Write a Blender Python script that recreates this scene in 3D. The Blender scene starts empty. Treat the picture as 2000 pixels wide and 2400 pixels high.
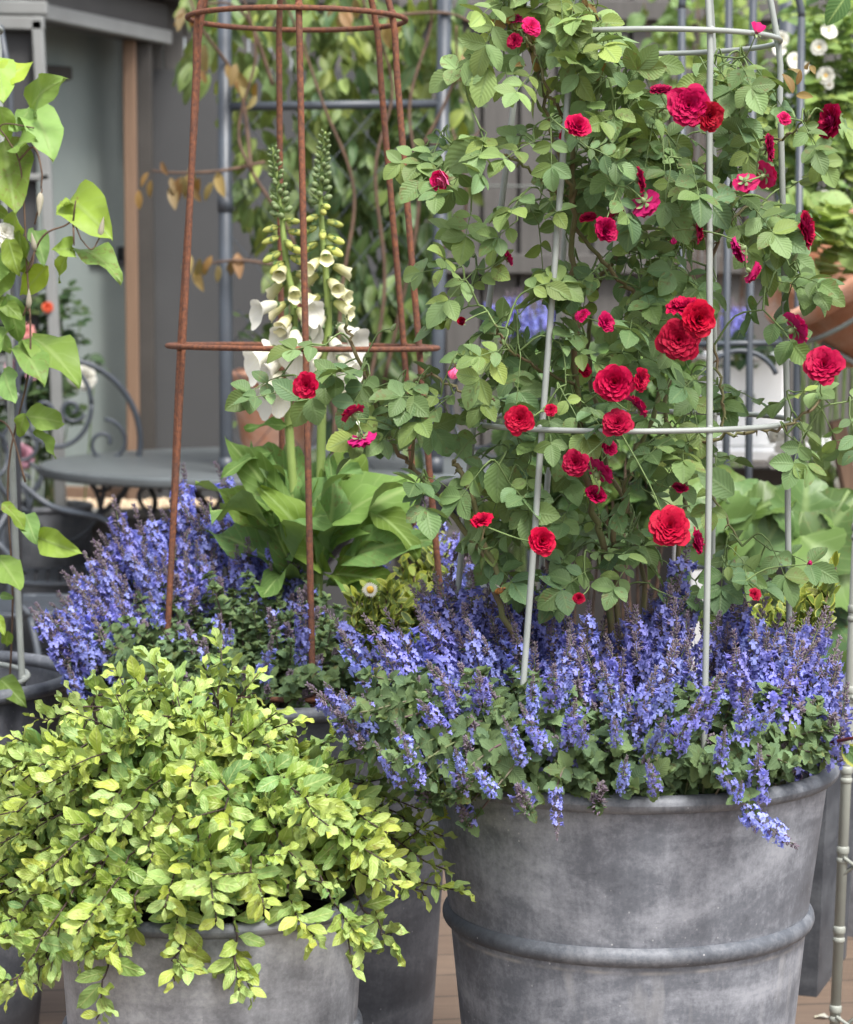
import bpy, math, random
import numpy as np
from mathutils import Vector, Matrix
rng = np.random.default_rng(11)
random.seed(11)
R = math.radians
scene = bpy.context.scene
COL = scene.collection
A = np.array

# ------------------------------------------------------------------ camera
H = 1.32
F = 5800.0
PITCH = math.atan((1200 - 680) / F)
cp, sp = math.cos(PITCH), math.sin(PITCH)
CAM = A([0., 0., H])
def P(px, py, Y):
    """world point seen at photograph position px, py at distance Y"""
    a, b = (px - 1000) / F, (1200 - py) / F
    d = A([a, cp + b * sp, -sp + b * cp])
    return CAM + d * (Y / d[1])
def mpp(Y):
    return Y / F
cam = bpy.data.objects.new('camera', bpy.data.cameras.new('camera'))
COL.objects.link(cam)
cam.location = CAM
cam.rotation_euler = (math.pi / 2 - PITCH, 0, 0)
cam.data.sensor_fit = 'VERTICAL'
cam.data.sensor_height = 36
cam.data.sensor_width = 36
cam.data.lens = F / 2400 * 36
cam.data.clip_end = 500
cam.data.dof.use_dof = True
cam.data.dof.focus_distance = 3.42
cam.data.dof.aperture_fstop = 7.5
scene.camera = cam

# ------------------------------------------------------------------ light
SUN_EL, SUN_AZ = R(58), R(150)
w = bpy.data.worlds.new('World'); scene.world = w; w.use_nodes = True
nt = w.node_tree
bg = nt.nodes['Background']
sky = nt.nodes.new('ShaderNodeTexSky'); sky.sky_type = 'NISHITA'; sky.sun_disc = False
sky.sun_elevation = SUN_EL; sky.sun_rotation = SUN_AZ
sky.air_density = 1.0; sky.dust_density = 4.0; sky.ozone_density = 1.0
hs = nt.nodes.new('ShaderNodeHueSaturation'); hs.inputs['Saturation'].default_value = 0.42
nt.links.new(sky.outputs[0], hs.inputs['Color']); nt.links.new(hs.outputs[0], bg.inputs['Color'])
bg.inputs['Strength'].default_value = 0.15
sl = bpy.data.lights.new('sun', 'SUN'); sl.energy = 2.0; sl.angle = R(15); sl.color = (1, .97, .93)
so = bpy.data.objects.new('sun', sl); COL.objects.link(so)
sd = Vector((math.sin(SUN_AZ) * math.cos(SUN_EL), math.cos(SUN_AZ) * math.cos(SUN_EL), math.sin(SUN_EL)))
so.rotation_euler = sd.to_track_quat('Z', 'Y').to_euler()
so.location = (0, 0, 8)
vs = scene.view_settings
vs.view_transform = 'Standard'; vs.look = 'None'; vs.gamma = 1; vs.exposure = 1.06
scene.cycles.max_bounces = 8
scene.cycles.transparent_max_bounces = 8

# ------------------------------------------------------------------ materials
def newmat(name):
    m = bpy.data.materials.new(name); m.use_nodes = True
    n = m.node_tree
    return m, n, n.nodes['Principled BSDF'], n.nodes['Material Output']
class G:
    """small helper to wire shader nodes"""
    def __init__(s, tree): s.t = tree
    def n(s, kind, **kw):
        x = s.t.nodes.new(kind)
        for k, v in kw.items():
            if k.startswith('i_'):
                x.inputs[int(k[2:])].default_value = v
            else: setattr(x, k, v)
        return x
    def l(s, a, b): s.t.links.new(a, b)
    def math(s, op, a, b=None, c=None):
        x = s.n('ShaderNodeMath', operation=op)
        for i, v in enumerate((a, b, c)):
            if v is None: continue
            if isinstance(v, (int, float)): x.inputs[i].default_value = v
            else: s.l(v, x.inputs[i])
        return x.outputs[0]
    def mix(s, f, a, b, mode='MIX'):
        x = s.n('ShaderNodeMix', data_type='RGBA', blend_type=mode)
        for i, v in ((0, f), (6, a), (7, b)):
            if isinstance(v, (int, float)): x.inputs[i].default_value = v
            elif isinstance(v, (tuple, list)): x.inputs[i].default_value = (*v[:3], 1)
            else: s.l(v, x.inputs[i])
        return x.outputs[2]
    def ramp(s, f, *stops):
        x = s.n('ShaderNodeValToRGB')
        e = x.color_ramp.elements
        while len(e) < len(stops): e.new(.5)
        for k, (p, c) in enumerate(stops):
            e[k].position = p; e[k].color = (c, c, c, 1) if isinstance(c, (int, float)) else (*c, 1)
        s.l(f, x.inputs[0])
        return x.outputs[0]
    def noise(s, vec, scale, detail=4, rough=.55, dist=0):
        x = s.n('ShaderNodeTexNoise'); x.inputs['Scale'].default_value = scale
        x.inputs['Detail'].default_value = detail; x.inputs['Roughness'].default_value = rough
        x.inputs['Distortion'].default_value = dist
        if vec is not None: s.l(vec, x.inputs['Vector'])
        return x.outputs[0]
    def obj(s, scale=(1, 1, 1), rot=(0, 0, 0)):
        tc = s.n('ShaderNodeTexCoord'); mp = s.n('ShaderNodeMapping')
        mp.inputs['Scale'].default_value = scale; mp.inputs['Rotation'].default_value = rot
        s.l(tc.outputs['Object'], mp.inputs['Vector'])
        return mp.outputs[0]
    def bump(s, h, strength, dist=.002):
        x = s.n('ShaderNodeBump'); x.inputs['Strength'].default_value = strength
        x.inputs['Distance'].default_value = dist
        s.l(h, x.inputs['Height'])
        return x.outputs[0]

def leaf_mat(name, old, young, vein, under=None, rough=.5, spec=.3, trans=.28, vary=.22, veins=9, vein_amt=.45, edge=None):
    m, t, b, out = newmat(name); g = G(t)
    at = g.n('ShaderNodeAttribute', attribute_name='lc')
    ag = g.n('ShaderNodeAttribute', attribute_name='age')
    sep = g.n('ShaderNodeSeparateXYZ'); g.l(at.outputs['Vector'], sep.inputs[0])
    u, v, r = sep.outputs
    au = g.math('ABSOLUTE', u)
    c = g.mix(ag.outputs['Fac'], old, young)
    # blotchy tone inside each blade
    no = g.noise(g.obj(), 60, 3)
    c = g.mix(g.math('MULTIPLY', no, .22), c, tuple(x * .45 for x in old))
    h = g.n('ShaderNodeHueSaturation')
    g.l(c, h.inputs['Color'])
    g.l(g.math('MULTIPLY_ADD', r, 2 * vary, 1 - vary), h.inputs['Value'])
    r2 = g.math('FRACT', g.math('MULTIPLY', r, 7.31))
    g.l(g.math('MULTIPLY_ADD', r2, .05, .475), h.inputs['Hue'])
    g.l(g.math('MULTIPLY_ADD', r2, -.25, 1.08), h.inputs['Saturation'])
    c = h.outputs[0]
    bl = g.math('MULTIPLY', g.ramp(g.noise(g.obj(), 130, 4, .6), (.56, 0), (.62, 1)), g.ramp(g.math('FRACT', g.math('MULTIPLY', r, 13.7)), (.72, 0), (.82, 1)))
    c = g.mix(g.math('MULTIPLY', bl, .55), c, (.17, .115, .045))
    if edge:
        c = g.mix(g.ramp(au, (.62, 0), (.8, 1)), c, edge)
    mid = g.ramp(au, (.03, 1), (.14, 0))
    side = g.math('SINE', g.math('MULTIPLY', g.math('SUBTRACT', v, g.math('MULTIPLY', au, .28)), veins * 6.283))
    sidem = g.ramp(side, (.86, 0), (1, 1))
    vm = g.math('MAXIMUM', g.math('MULTIPLY', mid, vein_amt), g.math('MULTIPLY', sidem, vein_amt * .4))
    c = g.mix(vm, c, vein)
    gm = g.n('ShaderNodeNewGeometry')
    if under is None: under = tuple(x * .75 + .07 for x in old)
    cf = g.mix(g.math('MULTIPLY', gm.outputs['Backfacing'], .75), c, under)
    g.l(cf, b.inputs['Base Color'])
    b.inputs['Roughness'].default_value = rough
    b.inputs['Specular IOR Level'].default_value = spec
    g.l(g.bump(g.math('ADD', g.math('MULTIPLY', side, .3), mid), .35, .0015), b.inputs['Normal'])
    tr = g.n('ShaderNodeBsdfTranslucent')
    g.l(g.mix(1.0, cf, (1.25, 1.2, .55), 'MULTIPLY'), tr.inputs['Color'])
    ms = g.n('ShaderNodeMixShader', i_0=trans)
    g.l(b.outputs[0], ms.inputs[1]); g.l(tr.outputs[0], ms.inputs[2]); g.l(ms.outputs[0], out.inputs[0])
    return m

def plain(name, col, rough=.6, var=.25, scale=30, metal=0, spec=.4, bump=0, col2=None, trans=0, stretch=(1, 1, 1)):
    m, t, b, out = newmat(name); g = G(t)
    v = g.obj(stretch)
    n = g.noise(v, scale, 5)
    if col2 is None: col2 = tuple(x * (1 - var) for x in col)
    c = g.mix(g.ramp(n, (.35, 0), (.65, 1)), col, col2)
    g.l(c, b.inputs['Base Color'])
    b.inputs['Roughness'].default_value = rough; b.inputs['Metallic'].default_value = metal
    b.inputs['Specular IOR Level'].default_value = spec
    if bump: g.l(g.bump(n, bump, .004), b.inputs['Normal'])
    if trans:
        tr = g.n('ShaderNodeBsdfTranslucent'); g.l(c, tr.inputs['Color'])
        ms = g.n('ShaderNodeMixShader', i_0=trans)
        g.l(b.outputs[0], ms.inputs[1]); g.l(tr.outputs[0], ms.inputs[2]); g.l(ms.outputs[0], out.inputs[0])
    return m

def zinc_mat(name, dark, mid, light, seed=0., streak=1.0, bias=0., zband=None):
    m, t, b, out = newmat(name); g = G(t)
    tc = g.n('ShaderNodeTexCoord'); mp = g.n('ShaderNodeMapping'); mp.inputs['Location'].default_value = (seed, seed * 1.7, seed * .6)
    g.l(tc.outputs['Object'], mp.inputs['Vector']); v = mp.outputs[0]
    mp2 = g.n('ShaderNodeMapping'); mp2.inputs['Scale'].default_value = (1, 1, .16); g.l(v, mp2.inputs['Vector'])
    mp3 = g.n('ShaderNodeMapping'); mp3.inputs['Scale'].default_value = (.6, .6, 1.7); g.l(v, mp3.inputs['Vector'])
    big = g.noise(mp3.outputs[0], 5.5, 6, .62, .6)
    med = g.noise(v, 19, 10, .74, .35)
    st = g.noise(mp2.outputs[0], 60, 4, .6)
    fine = g.noise(v, 150, 5, .7)
    vf = g.math('ADD', g.math('MULTIPLY', big, .56), g.math('MULTIPLY', med, .30))
    vf = g.math('ADD', vf, g.math('MULTIPLY', st, .14 * streak))
    vf = g.math('ADD', vf, g.math('MULTIPLY', fine, .20))
    c = g.ramp(g.math('ADD', vf, bias), (.45, dark), (.575, mid), (.71, light))
    # pale oxide specks and hair scratches
    sp_ = g.n('ShaderNodeTexVoronoi'); sp_.inputs['Scale'].default_value = 75; g.l(v, sp_.inputs['Vector'])
    spk = g.math('MULTIPLY', g.ramp(sp_.outputs['Distance'], (.05, 1), (.13, 0)), g.ramp(g.noise(v, 9, 3), (.52, 0), (.64, 1)))
    c = g.mix(g.math('MULTIPLY', spk, .75), c, (.60, .60, .60))
    mp4 = g.n('ShaderNodeMapping'); mp4.inputs['Scale'].default_value = (1, 1, 9); mp4.inputs['Rotation'].default_value = (.5, .9, .2); g.l(v, mp4.inputs['Vector'])
    scr = g.ramp(g.noise(mp4.outputs[0], 26, 6, .7, 1.2), (.64, 0), (.70, 1))
    c = g.mix(g.math('MULTIPLY', scr, .45), c, tuple(x * .55 for x in dark))
    if zband:      # lime line and runs under the raised band
        sz = g.n('ShaderNodeSeparateXYZ'); g.l(tc.outputs['Object'], sz.inputs[0]); z = sz.outputs[2]
        ln = g.math('MULTIPLY', g.ramp(g.math('SUBTRACT', z, zband - .026), (0, 0), (.004, 1), (.006, 0)), g.ramp(g.noise(v, 30, 4), (.4, .2), (.6, 1)))
        c = g.mix(g.math('MULTIPLY', ln, .55), c, (.46, .43, .38))
        run = g.math('MULTIPLY', g.ramp(g.math('SUBTRACT', z, zband - .20), (0, 0), (.17, 1), (.18, 0)), g.ramp(g.noise(mp2.outputs[0], 38, 3, .5), (.56, 0), (.70, 1)))
        c = g.mix(g.math('MULTIPLY', run, .4), c, (.42, .42, .42))
    g.l(c, b.inputs['Base Color'])
    b.inputs['Metallic'].default_value = .2
    g.l(g.math('MULTIPLY_ADD', vf, .5, .28), b.inputs['Roughness'])
    g.l(g.bump(g.math('ADD', med, g.math('MULTIPLY', fine, .4)), .22, .0022), b.inputs['Normal'])
    return m

def rust_mat():
    m, t, b, out = newmat('rusty_iron'); g = G(t); v = g.obj()
    n = g.noise(v, 140, 5, .7); n2 = g.noise(v, 22, 4)
    c = g.mix(g.ramp(n, (.35, 0), (.68, 1)), (.075, .032, .022), (.25, .088, .038))
    c = g.mix(g.math('MULTIPLY', g.ramp(n2, (.45, 0), (.7, 1)), .6), c, (.09, .045, .035))
    g.l(c, b.inputs['Base Color']); b.inputs['Roughness'].default_value = .85
    g.l(g.bump(n, .8, .002), b.inputs['Normal'])
    return m

def petal_mat(name, front, deep, back, trans=.18):
    m, t, b, out = newmat(name); g = G(t)
    at = g.n('ShaderNodeAttribute', attribute_name='lc')
    sep = g.n('ShaderNodeSeparateXYZ'); g.l(at.outputs['Vector'], sep.inputs[0])
    u, v, r = sep.outputs
    c = g.mix(g.ramp(v, (.1, 0), (.9, 1)), deep, front)
    c = g.mix(g.math('MULTIPLY', r, .35), c, tuple(x * .62 for x in front))
    c = g.mix(g.math('MULTIPLY', g.math('MULTIPLY', g.ramp(v, (.93, 0), (1, 1)), g.ramp(r, (.55, 0), (.7, 1))), .5), c, tuple(x * .45 + .01 for x in front))
    gm = g.n('ShaderNodeNewGeometry')
    vv = g.math('SINE', g.math('MULTIPLY', u, 26))
    bk = g.mix(g.math('MULTIPLY_ADD', vv, .12, .2), back, tuple(min(1, x * 1.35 + .02) for x in back))
    c = g.mix(gm.outputs['Backfacing'], c, bk)
    oi = g.n('ShaderNodeObjectInfo')
    h = g.n('ShaderNodeHueSaturation'); g.l(c, h.inputs['Color'])
    g.l(g.math('MULTIPLY_ADD', oi.outputs['Random'], -.02, .50), h.inputs['Hue'])
    g.l(g.math('MULTIPLY_ADD', g.math('FRACT', g.math('MULTIPLY', oi.outputs['Random'], 7.7)), .5, .7), h.inputs['Value'])
    c = h.outputs[0]
    g.l(c, b.inputs['Base Color'])
    b.inputs['Roughness'].default_value = .6; b.inputs['Specular IOR Level'].default_value = .18
    g.l(g.bump(g.math('ADD', vv, g.noise(g.obj(), 500, 3)), .12, .001), b.inputs['Normal'])
    tr = g.n('ShaderNodeBsdfTranslucent'); g.l(c, tr.inputs['Color'])
    ms = g.n('ShaderNodeMixShader', i_0=trans)
    g.l(b.outputs[0], ms.inputs[1]); g.l(tr.outputs[0], ms.inputs[2]); g.l(ms.outputs[0], out.inputs[0])
    return m

def deck_mat():
    m, t, b, out = newmat('deck_boards'); g = G(t)
    v = g.obj((1, 1, 1), (0, 0, R(-8)))
    br = g.n('ShaderNodeTexBrick'); g.l(v, br.inputs['Vector'])
    br.offset = .37; br.inputs['Scale'].default_value = 1
    br.inputs['Brick Width'].default_value = 2.6; br.inputs['Row Height'].default_value = .145
    br.inputs['Mortar Size'].default_value = .004; br.inputs['Mortar Smooth'].default_value = .15
    br.inputs['Color1'].default_value = (.185, .125, .085, 1); br.inputs['Color2'].default_value = (.13, .085, .058, 1)
    br.inputs['Mortar'].default_value = (.025, .018, .014, 1)
    gr = g.noise(g.obj((1.2, 22, 1), (0, 0, R(-8))), 6, 7, .65, .4)
    c = g.mix(g.ramp(gr, (.35, 0), (.7, .75)), br.outputs['Color'], (.075, .05, .036))
    c = g.mix(g.math('MULTIPLY', g.noise(v, 2.2, 4), .35), c, (.20, .165, .13))
    g.l(c, b.inputs['Base Color']); b.inputs['Roughness'].default_value = .75
    g.l(g.bump(g.math('ADD', br.outputs['Fac'], g.math('MULTIPLY', gr, -.3)), -.5, .004), b.inputs['Normal'])
    return m

def wood_mat(name, c1, c2, stretch=(14, 14, .8), scale=5, rough=.75):
    m, t, b, out = newmat(name); g = G(t)
    n = g.noise(g.obj(stretch), scale, 6, .65, .5)
    n2 = g.noise(g.obj(), 1.7, 4)
    c = g.mix(g.ramp(n, (.3, 0), (.7, 1)), c1, c2)
    c = g.mix(g.math('MULTIPLY', n2, .4), c, tuple(x * .6 for x in c2))
    g.l(c, b.inputs['Base Color']); b.inputs['Roughness'].default_value = rough
    g.l(g.bump(n, .3, .003), b.inputs['Normal'])
    return m

def terracotta_mat():
    m, t, b, out = newmat('terracotta'); g = G(t); v = g.obj()
    n = g.noise(v, 14, 6, .65, .4); f = g.noise(v, 120, 4)
    c = g.mix(g.ramp(n, (.4, 0), (.7, 1)), (.46, .20, .11), (.55, .34, .25))
    c = g.mix(g.math('MULTIPLY', g.ramp(g.noise(v, 5, 4), (.5, 0), (.7, 1)), .45), c, (.56, .45, .38))
    g.l(c, b.inputs['Base Color']); b.inputs['Roughness'].default_value = .85
    g.l(g.bump(g.math('ADD', n, g.math('MULTIPLY', f, .4)), .3, .003), b.inputs['Normal'])
    return m

M = {}
M['rose_leaf'] = leaf_mat('rose_leaf', (.115, .205, .075), (.27, .38, .11), (.20, .29, .12), under=(.125, .185, .095), rough=.5, spec=.32, vary=.3)
M['catmint_leaf'] = leaf_mat('catmint_leaf', (.125, .195, .09), (.20, .30, .12), (.16, .23, .12), rough=.8, spec=.12, vary=.28, vein_amt=.35)
M['pitto_leaf'] = leaf_mat('pittosporum_leaf', (.185, .32, .065), (.50, .61, .14), (.50, .57, .22), under=(.26, .33, .13), rough=.42, spec=.35, vary=.18, veins=6, vein_amt=.55, trans=.25)
M['clematis_leaf'] = leaf_mat('clematis_leaf', (.13, .24, .05), (.30, .46, .08), (.32, .42, .16), rough=.5, spec=.3, trans=.35, veins=5)
M['vine_leaf'] = leaf_mat('vine_leaf', (.07, .14, .045), (.32, .42, .11), (.22, .24, .10), rough=.45, spec=.4, trans=.3, vary=.35)
M['red_leaf'] = leaf_mat('bronze_leaf', (.22, .13, .07), (.32, .24, .06), (.30, .2, .1), trans=.3)
M['foxglove_leaf'] = leaf_mat('foxglove_leaf', (.10, .20, .045), (.20, .33, .065), (.32, .44, .16), rough=.62, spec=.2, veins=8, vein_amt=.75)
M['hydrangea_leaf'] = leaf_mat('hydrangea_leaf', (.065, .14, .035), (.13, .215, .045), (.20, .29, .10), rough=.45, spec=.4, veins=7, vein_amt=.7, trans=.15)
M['euonymus_leaf'] = leaf_mat('euonymus_leaf', (.075, .15, .035), (.38, .46, .07), (.2, .3, .08), rough=.35, spec=.45, edge=(.42, .45, .09), vein_amt=.2)
M['pale_leaf'] = leaf_mat('pale_rambler_leaf', (.17, .29, .075), (.34, .44, .12), (.3, .4, .15), trans=.35)
M['dark_leaf'] = leaf_mat('dark_rose_leaf', (.035, .08, .03), (.08, .13, .04), (.1, .16, .07))
M['stem_green'] = plain('green_stem', (.15, .22, .07), .6, col2=(.10, .15, .05), scale=40)
M['cane'] = plain('rose_cane', (.12, .14, .05), .65, col2=(.13, .085, .045), scale=26, bump=.3)
M['dark_twig'] = plain('dark_twig', (.035, .022, .02), .6, col2=(.06, .035, .025), scale=60)
M['brown_vine'] = plain('brown_vine', (.14, .085, .055), .75, col2=(.08, .05, .035), scale=40)
M['mint_stem'] = plain('catmint_stem', (.12, .15, .06), .7, col2=(.13, .075, .085), scale=18)
M['rose_petal'] = petal_mat('rose_petal', (.46, .0015, .022), (.22, .001, .012), (.40, .008, .075), .12)
M['rose_pink'] = petal_mat('rose_pink_petal', (.80, .02, .13), (.62, .008, .06), (.85, .16, .34))
M['white_petal'] = petal_mat('white_petal', (.88, .87, .80), (.80, .80, .55), (.86, .86, .80), .3)
M['peach_petal'] = petal_mat('peach_petal', (.85, .45, .40), (.85, .36, .18), (.85, .50, .52), .3)
M['calyx'] = plain('rose_sepal', (.16, .24, .09), .6, col2=(.22, .26, .13))
M['mint_petal'] = petal_mat('catmint_petal', (.30, .31, .82), (.30, .25, .70), (.34, .33, .82), .35)
M['mint_calyx'] = plain('catmint_calyx', (.19, .125, .21), .75, col2=(.16, .15, .13), scale=300)
M['foxglove_bell'] = petal_mat('foxglove_petal', (.80, .79, .50), (.52, .58, .16), (.80, .79, .50), .25)
M['foxglove_white'] = petal_mat('foxglove_white_petal', (.90, .89, .80), (.84, .83, .55), (.90, .89, .78), .25)
M['yellow'] = plain('stamen_yellow', (.75, .45, .05), .7)
M['soil'] = plain('soil', (.045, .030, .022), .95, col2=(.02, .014, .01), scale=60, bump=.8)
M['rust'] = rust_mat()
M['greycoat'] = plain('grey_coated_steel', (.31, .335, .31), .45, col2=(.25, .27, .25), scale=14, spec=.5)
M['darkmetal'] = plain('dark_blue_grey_steel', (.062, .075, .092), .42, col2=(.05, .058, .07), scale=10, spec=.5)
M['blackmetal'] = plain('black_steel', (.016, .017, .02), .45, scale=10, spec=.5)
M['tabletop'] = plain('grey_table_paint', (.115, .13, .135), .42, col2=(.095, .108, .112), scale=9, spec=.5)
M['zinc'] = zinc_mat('weathered_zinc', (.080, .088, .104), (.155, .167, .192), (.33, .345, .38), 0.0, zband=.430)
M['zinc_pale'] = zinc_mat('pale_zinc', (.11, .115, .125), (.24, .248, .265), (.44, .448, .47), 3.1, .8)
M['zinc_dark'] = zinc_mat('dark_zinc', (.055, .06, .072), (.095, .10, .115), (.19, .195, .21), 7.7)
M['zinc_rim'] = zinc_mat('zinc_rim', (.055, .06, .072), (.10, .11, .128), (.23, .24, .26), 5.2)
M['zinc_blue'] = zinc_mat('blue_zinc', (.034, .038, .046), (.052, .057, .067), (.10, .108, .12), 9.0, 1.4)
M['zinc_plain'] = zinc_mat('planter_zinc', (.10, .105, .118), (.155, .16, .175), (.24, .245, .26), 2.0, 1.4)
M['deck'] = deck_mat()
M['terracotta'] = terracotta_mat()
M['fence'] = wood_mat('grey_fence_timber', (.125, .118, .11), (.085, .08, .075))
M['panel'] = plain('grey_panel', (.075, .076, .078), .7, col2=(.064, .065, .067), scale=2, spec=.2)
M['fascia'] = plain('grey_fascia', (.085, .082, .08), .6, col2=(.07, .068, .066), scale=4)
M['roofing'] = plain('pale_roof_sheet', (.17, .18, .185), .6, col2=(.14, .148, .15), scale=3)
M['doorleaf'] = plain('green_grey_door', (.26, .30, .285), .7, col2=(.21, .25, .24), scale=2.5)
M['darkwood'] = plain('dark_timber', (.06, .055, .05), .7, scale=6)
M['post'] = wood_mat('bare_timber', (.25, .16, .105), (.18, .11, .07))
M['paleframe'] = plain('pale_grey_paint', (.27, .28, .275), .55, col2=(.22, .225, .22), scale=6)
M['gravel'] = plain('cream_gravel', (.80, .66, .48), .9, col2=(.50, .38, .26), scale=70, bump=.8)
M['bedside'] = plain('grey_render', (.15, .15, .15), .8, scale=5)
M['white'] = plain('white_paint', (.85, .85, .84), .5, col2=(.80, .80, .79), scale=4)

# ------------------------------------------------------------------ mesh building
def unit(v):
    v = np.asarray(v, float)
    return v / np.maximum(np.linalg.norm(v, axis=-1, keepdims=True), 1e-9)
class MB:
    def __init__(s):
        s.v, s.f, s.lc, s.ag, s.mi = [], [], [], [], []
        s.flat = False
        s.n = 0
    def add(s, V, Fc, lc=None, age=None, mi=0):
        V = np.asarray(V, float).reshape(-1, 3)
        s.v.append(V)
        Fc = np.asarray(Fc, int)
        s.f.append(Fc + s.n); s.mi.append(np.full(len(Fc), mi))
        s.lc.append(np.zeros((len(V), 3)) if lc is None else np.asarray(lc, float).reshape(-1, 3))
        s.ag.append(np.zeros(len(V)) if age is None else np.asarray(age, float).reshape(-1))
        s.n += len(V)
    def mesh(s, name, mats, origin=(0, 0, 0), smooth=True):
        V = np.concatenate(s.v) - A(origin)
        me = bpy.data.meshes.new(name)
        lens = np.concatenate([np.full(len(f), f.shape[1]) for f in s.f])
        idx = np.concatenate([f.ravel() for f in s.f])
        me.vertices.add(len(V)); me.vertices.foreach_set('co', V.ravel())
        me.loops.add(len(idx)); me.loops.foreach_set('vertex_index', idx.astype(np.int32))
        me.polygons.add(len(lens))
        st = np.concatenate([[0], np.cumsum(lens)[:-1]])
        me.polygons.foreach_set('loop_start', st.astype(np.int32))
        me.polygons.foreach_set('material_index', np.concatenate(s.mi).astype(np.int32))
        me.polygons.foreach_set('use_smooth', np.full(len(lens), smooth and not s.flat))
        me.update(calc_edges=True)
        a = me.attributes.new('lc', 'FLOAT_VECTOR', 'POINT'); a.data.foreach_set('vector', np.concatenate(s.lc).ravel())
        a = me.attributes.new('age', 'FLOAT', 'POINT'); a.data.foreach_set('value', np.concatenate(s.ag))
        me.validate()
        for m in (mats if isinstance(mats, (list, tuple)) else [mats]): me.materials.append(M[m])
        return me
ORG = {}
def org(o): return ORG.get(o.name, A([0., 0., 0.])) if o else A([0., 0., 0.])
def tag(o, label, cat, group=None):
    o['label'] = label; o['category'] = cat
    if group: o['group'] = group
    return o
def thing(name, loc, label, cat, group=None):
    o = bpy.data.objects.new(name, None); COL.objects.link(o)
    o.location = loc; o.empty_display_size = .05
    ORG[o.name] = np.asarray(loc, float)
    return tag(o, label, cat, group)
def part(name, mb, mats, parent, smooth=True, origin=None, label=None):
    """mesh given in world coordinates, linked as a child of parent"""
    og = org(parent) if origin is None else np.asarray(origin, float)
    o = bpy.data.objects.new(name, mb.mesh(name, mats, og, smooth)); COL.objects.link(o)
    if parent is not None:
        o.parent = parent; o.location = og - org(parent)
    else: o.location = og
    ORG[o.name] = og
    if label: o['label'] = label
    return o
def inst(name, me, parent, loc, zdir, scale, spin=0., xs=None):
    """a part that shares mesh data: local Z turned to zdir"""
    o = bpy.data.objects.new(name, me); COL.objects.link(o); o.parent = parent
    q = Vector(zdir).to_track_quat('Z', 'Y').to_matrix() @ Matrix.Rotation(spin, 3, 'Z')
    s = scale if isinstance(scale, (tuple, list)) else (scale,) * 3
    o.matrix_local = Matrix.Translation(Vector(np.asarray(loc) - org(parent))) @ q.to_4x4() @ Matrix.Diagonal((*s, 1))
    return o
def structure(o): o['kind'] = 'structure'; return o

def box(mb, c, s, rot=None, mi=0, bev=0.0):
    """box with softened edges: centre c, full size s, optional 3x3 rotation"""
    h = np.asarray(s, float) / 2; e = min(bev, *(h * .45)) if bev else 0
    if e == 0:
        V = A([[x, y, z] for x in (-1, 1) for y in (-1, 1) for z in (-1, 1)]) * h
        Fc = [[0, 1, 3, 2], [4, 6, 7, 5], [0, 4, 5, 1], [2, 3, 7, 6], [0, 2, 6, 4], [1, 5, 7, 3]]
    else:
        V, Fc = [], []
        idx = {}
        for sx in (-1, 1):
            for sy in (-1, 1):
                for sz in (-1, 1):
                    sg = A([sx, sy, sz])
                    for ax in range(3):
                        p = sg * (h - e); p[ax] = sg[ax] * h[ax]
                        idx[(sx, sy, sz, ax)] = len(V); V.append(p)
        for ax in range(3):
            o1, o2 = [k for k in range(3) if k != ax]
            for s_ in (-1, 1):
                q = []
                for a, b in ((-1, -1), (1, -1), (1, 1), (-1, 1)):
                    k = [0, 0, 0]; k[ax] = s_; k[o1] = a; k[o2] = b
                    q.append(idx[(*k, ax)])
                flip = (s_ == 1) == (ax == 1)
                Fc.append(q[::-1] if flip else q)
            for a in (-1, 1):
                for b in (-1, 1):
                    q = []
                    for s_, face in ((-1, o1), (1, o1), (1, o2), (-1, o2)):
                        k = [0, 0, 0]; k[ax] = s_; k[o1] = a; k[o2] = b
                        q.append(idx[(*k, face)])
                    Fc.append(q)
        V = A(V)
        tri = [[idx[(x, y, z, k)] for k in range(3)] for x in (-1, 1) for y in (-1, 1) for z in (-1, 1)]
    allf = [list(q) for q in Fc] + ([list(q) for q in tri] if e else [])
    fixed = []
    for q in allf:          # wind every face outwards
        p = V[q]; nn = np.cross(p[1] - p[0], p[2] - p[0])
        fixed.append(q if np.dot(nn, p.mean(0)) > 0 else q[::-1])
    Rt = np.eye(3) if rot is None else np.asarray(rot)
    if np.linalg.det(Rt) < 0: fixed = [q[::-1] for q in fixed]
    V = V @ Rt.T
    mb.flat = True
    mb.add(V + A(c), [q for q in fixed if len(q) == 4], mi=mi)
    t3 = [q for q in fixed if len(q) == 3]
    if t3: mb.f.append(A(t3) + mb.n - len(V)); mb.mi.append(np.full(len(t3), mi))
def rotz(a): return A([[math.cos(a), -math.sin(a), 0], [math.sin(a), math.cos(a), 0], [0, 0, 1]])
def beam(mb, a, b, wx, wy, bev=.004, up=(0, 0, 1)):
    a, b = A(a), A(b); d = unit(b - a)
    up = A(up, ) if abs(np.dot(d, up)) < .95 else A([0, 1., 0])
    x = unit(np.cross(d, up)); y = np.cross(x, d)
    box(mb, (a + b) / 2, (wx, wy, np.linalg.norm(b - a)), np.stack([x, y, d], 1), bev=bev)
def smooth_path(pts, n=6):
    p = A(pts, ); m = len(p)
    if m < 3: return p
    q = np.vstack([2 * p[0] - p[1], p, 2 * p[-1] - p[-2]])
    out = []
    for i in range(m - 1):
        a, b, c, d = q[i:i + 4]
        for t in np.linspace(0, 1, n, endpoint=False):
            out.append(.5 * ((2 * b) + (-a + c) * t + (2 * a - 5 * b + 4 * c - d) * t * t + (-a + 3 * b - 3 * c + d) * t ** 3))
    out.append(p[-1])
    return A(out)
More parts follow.
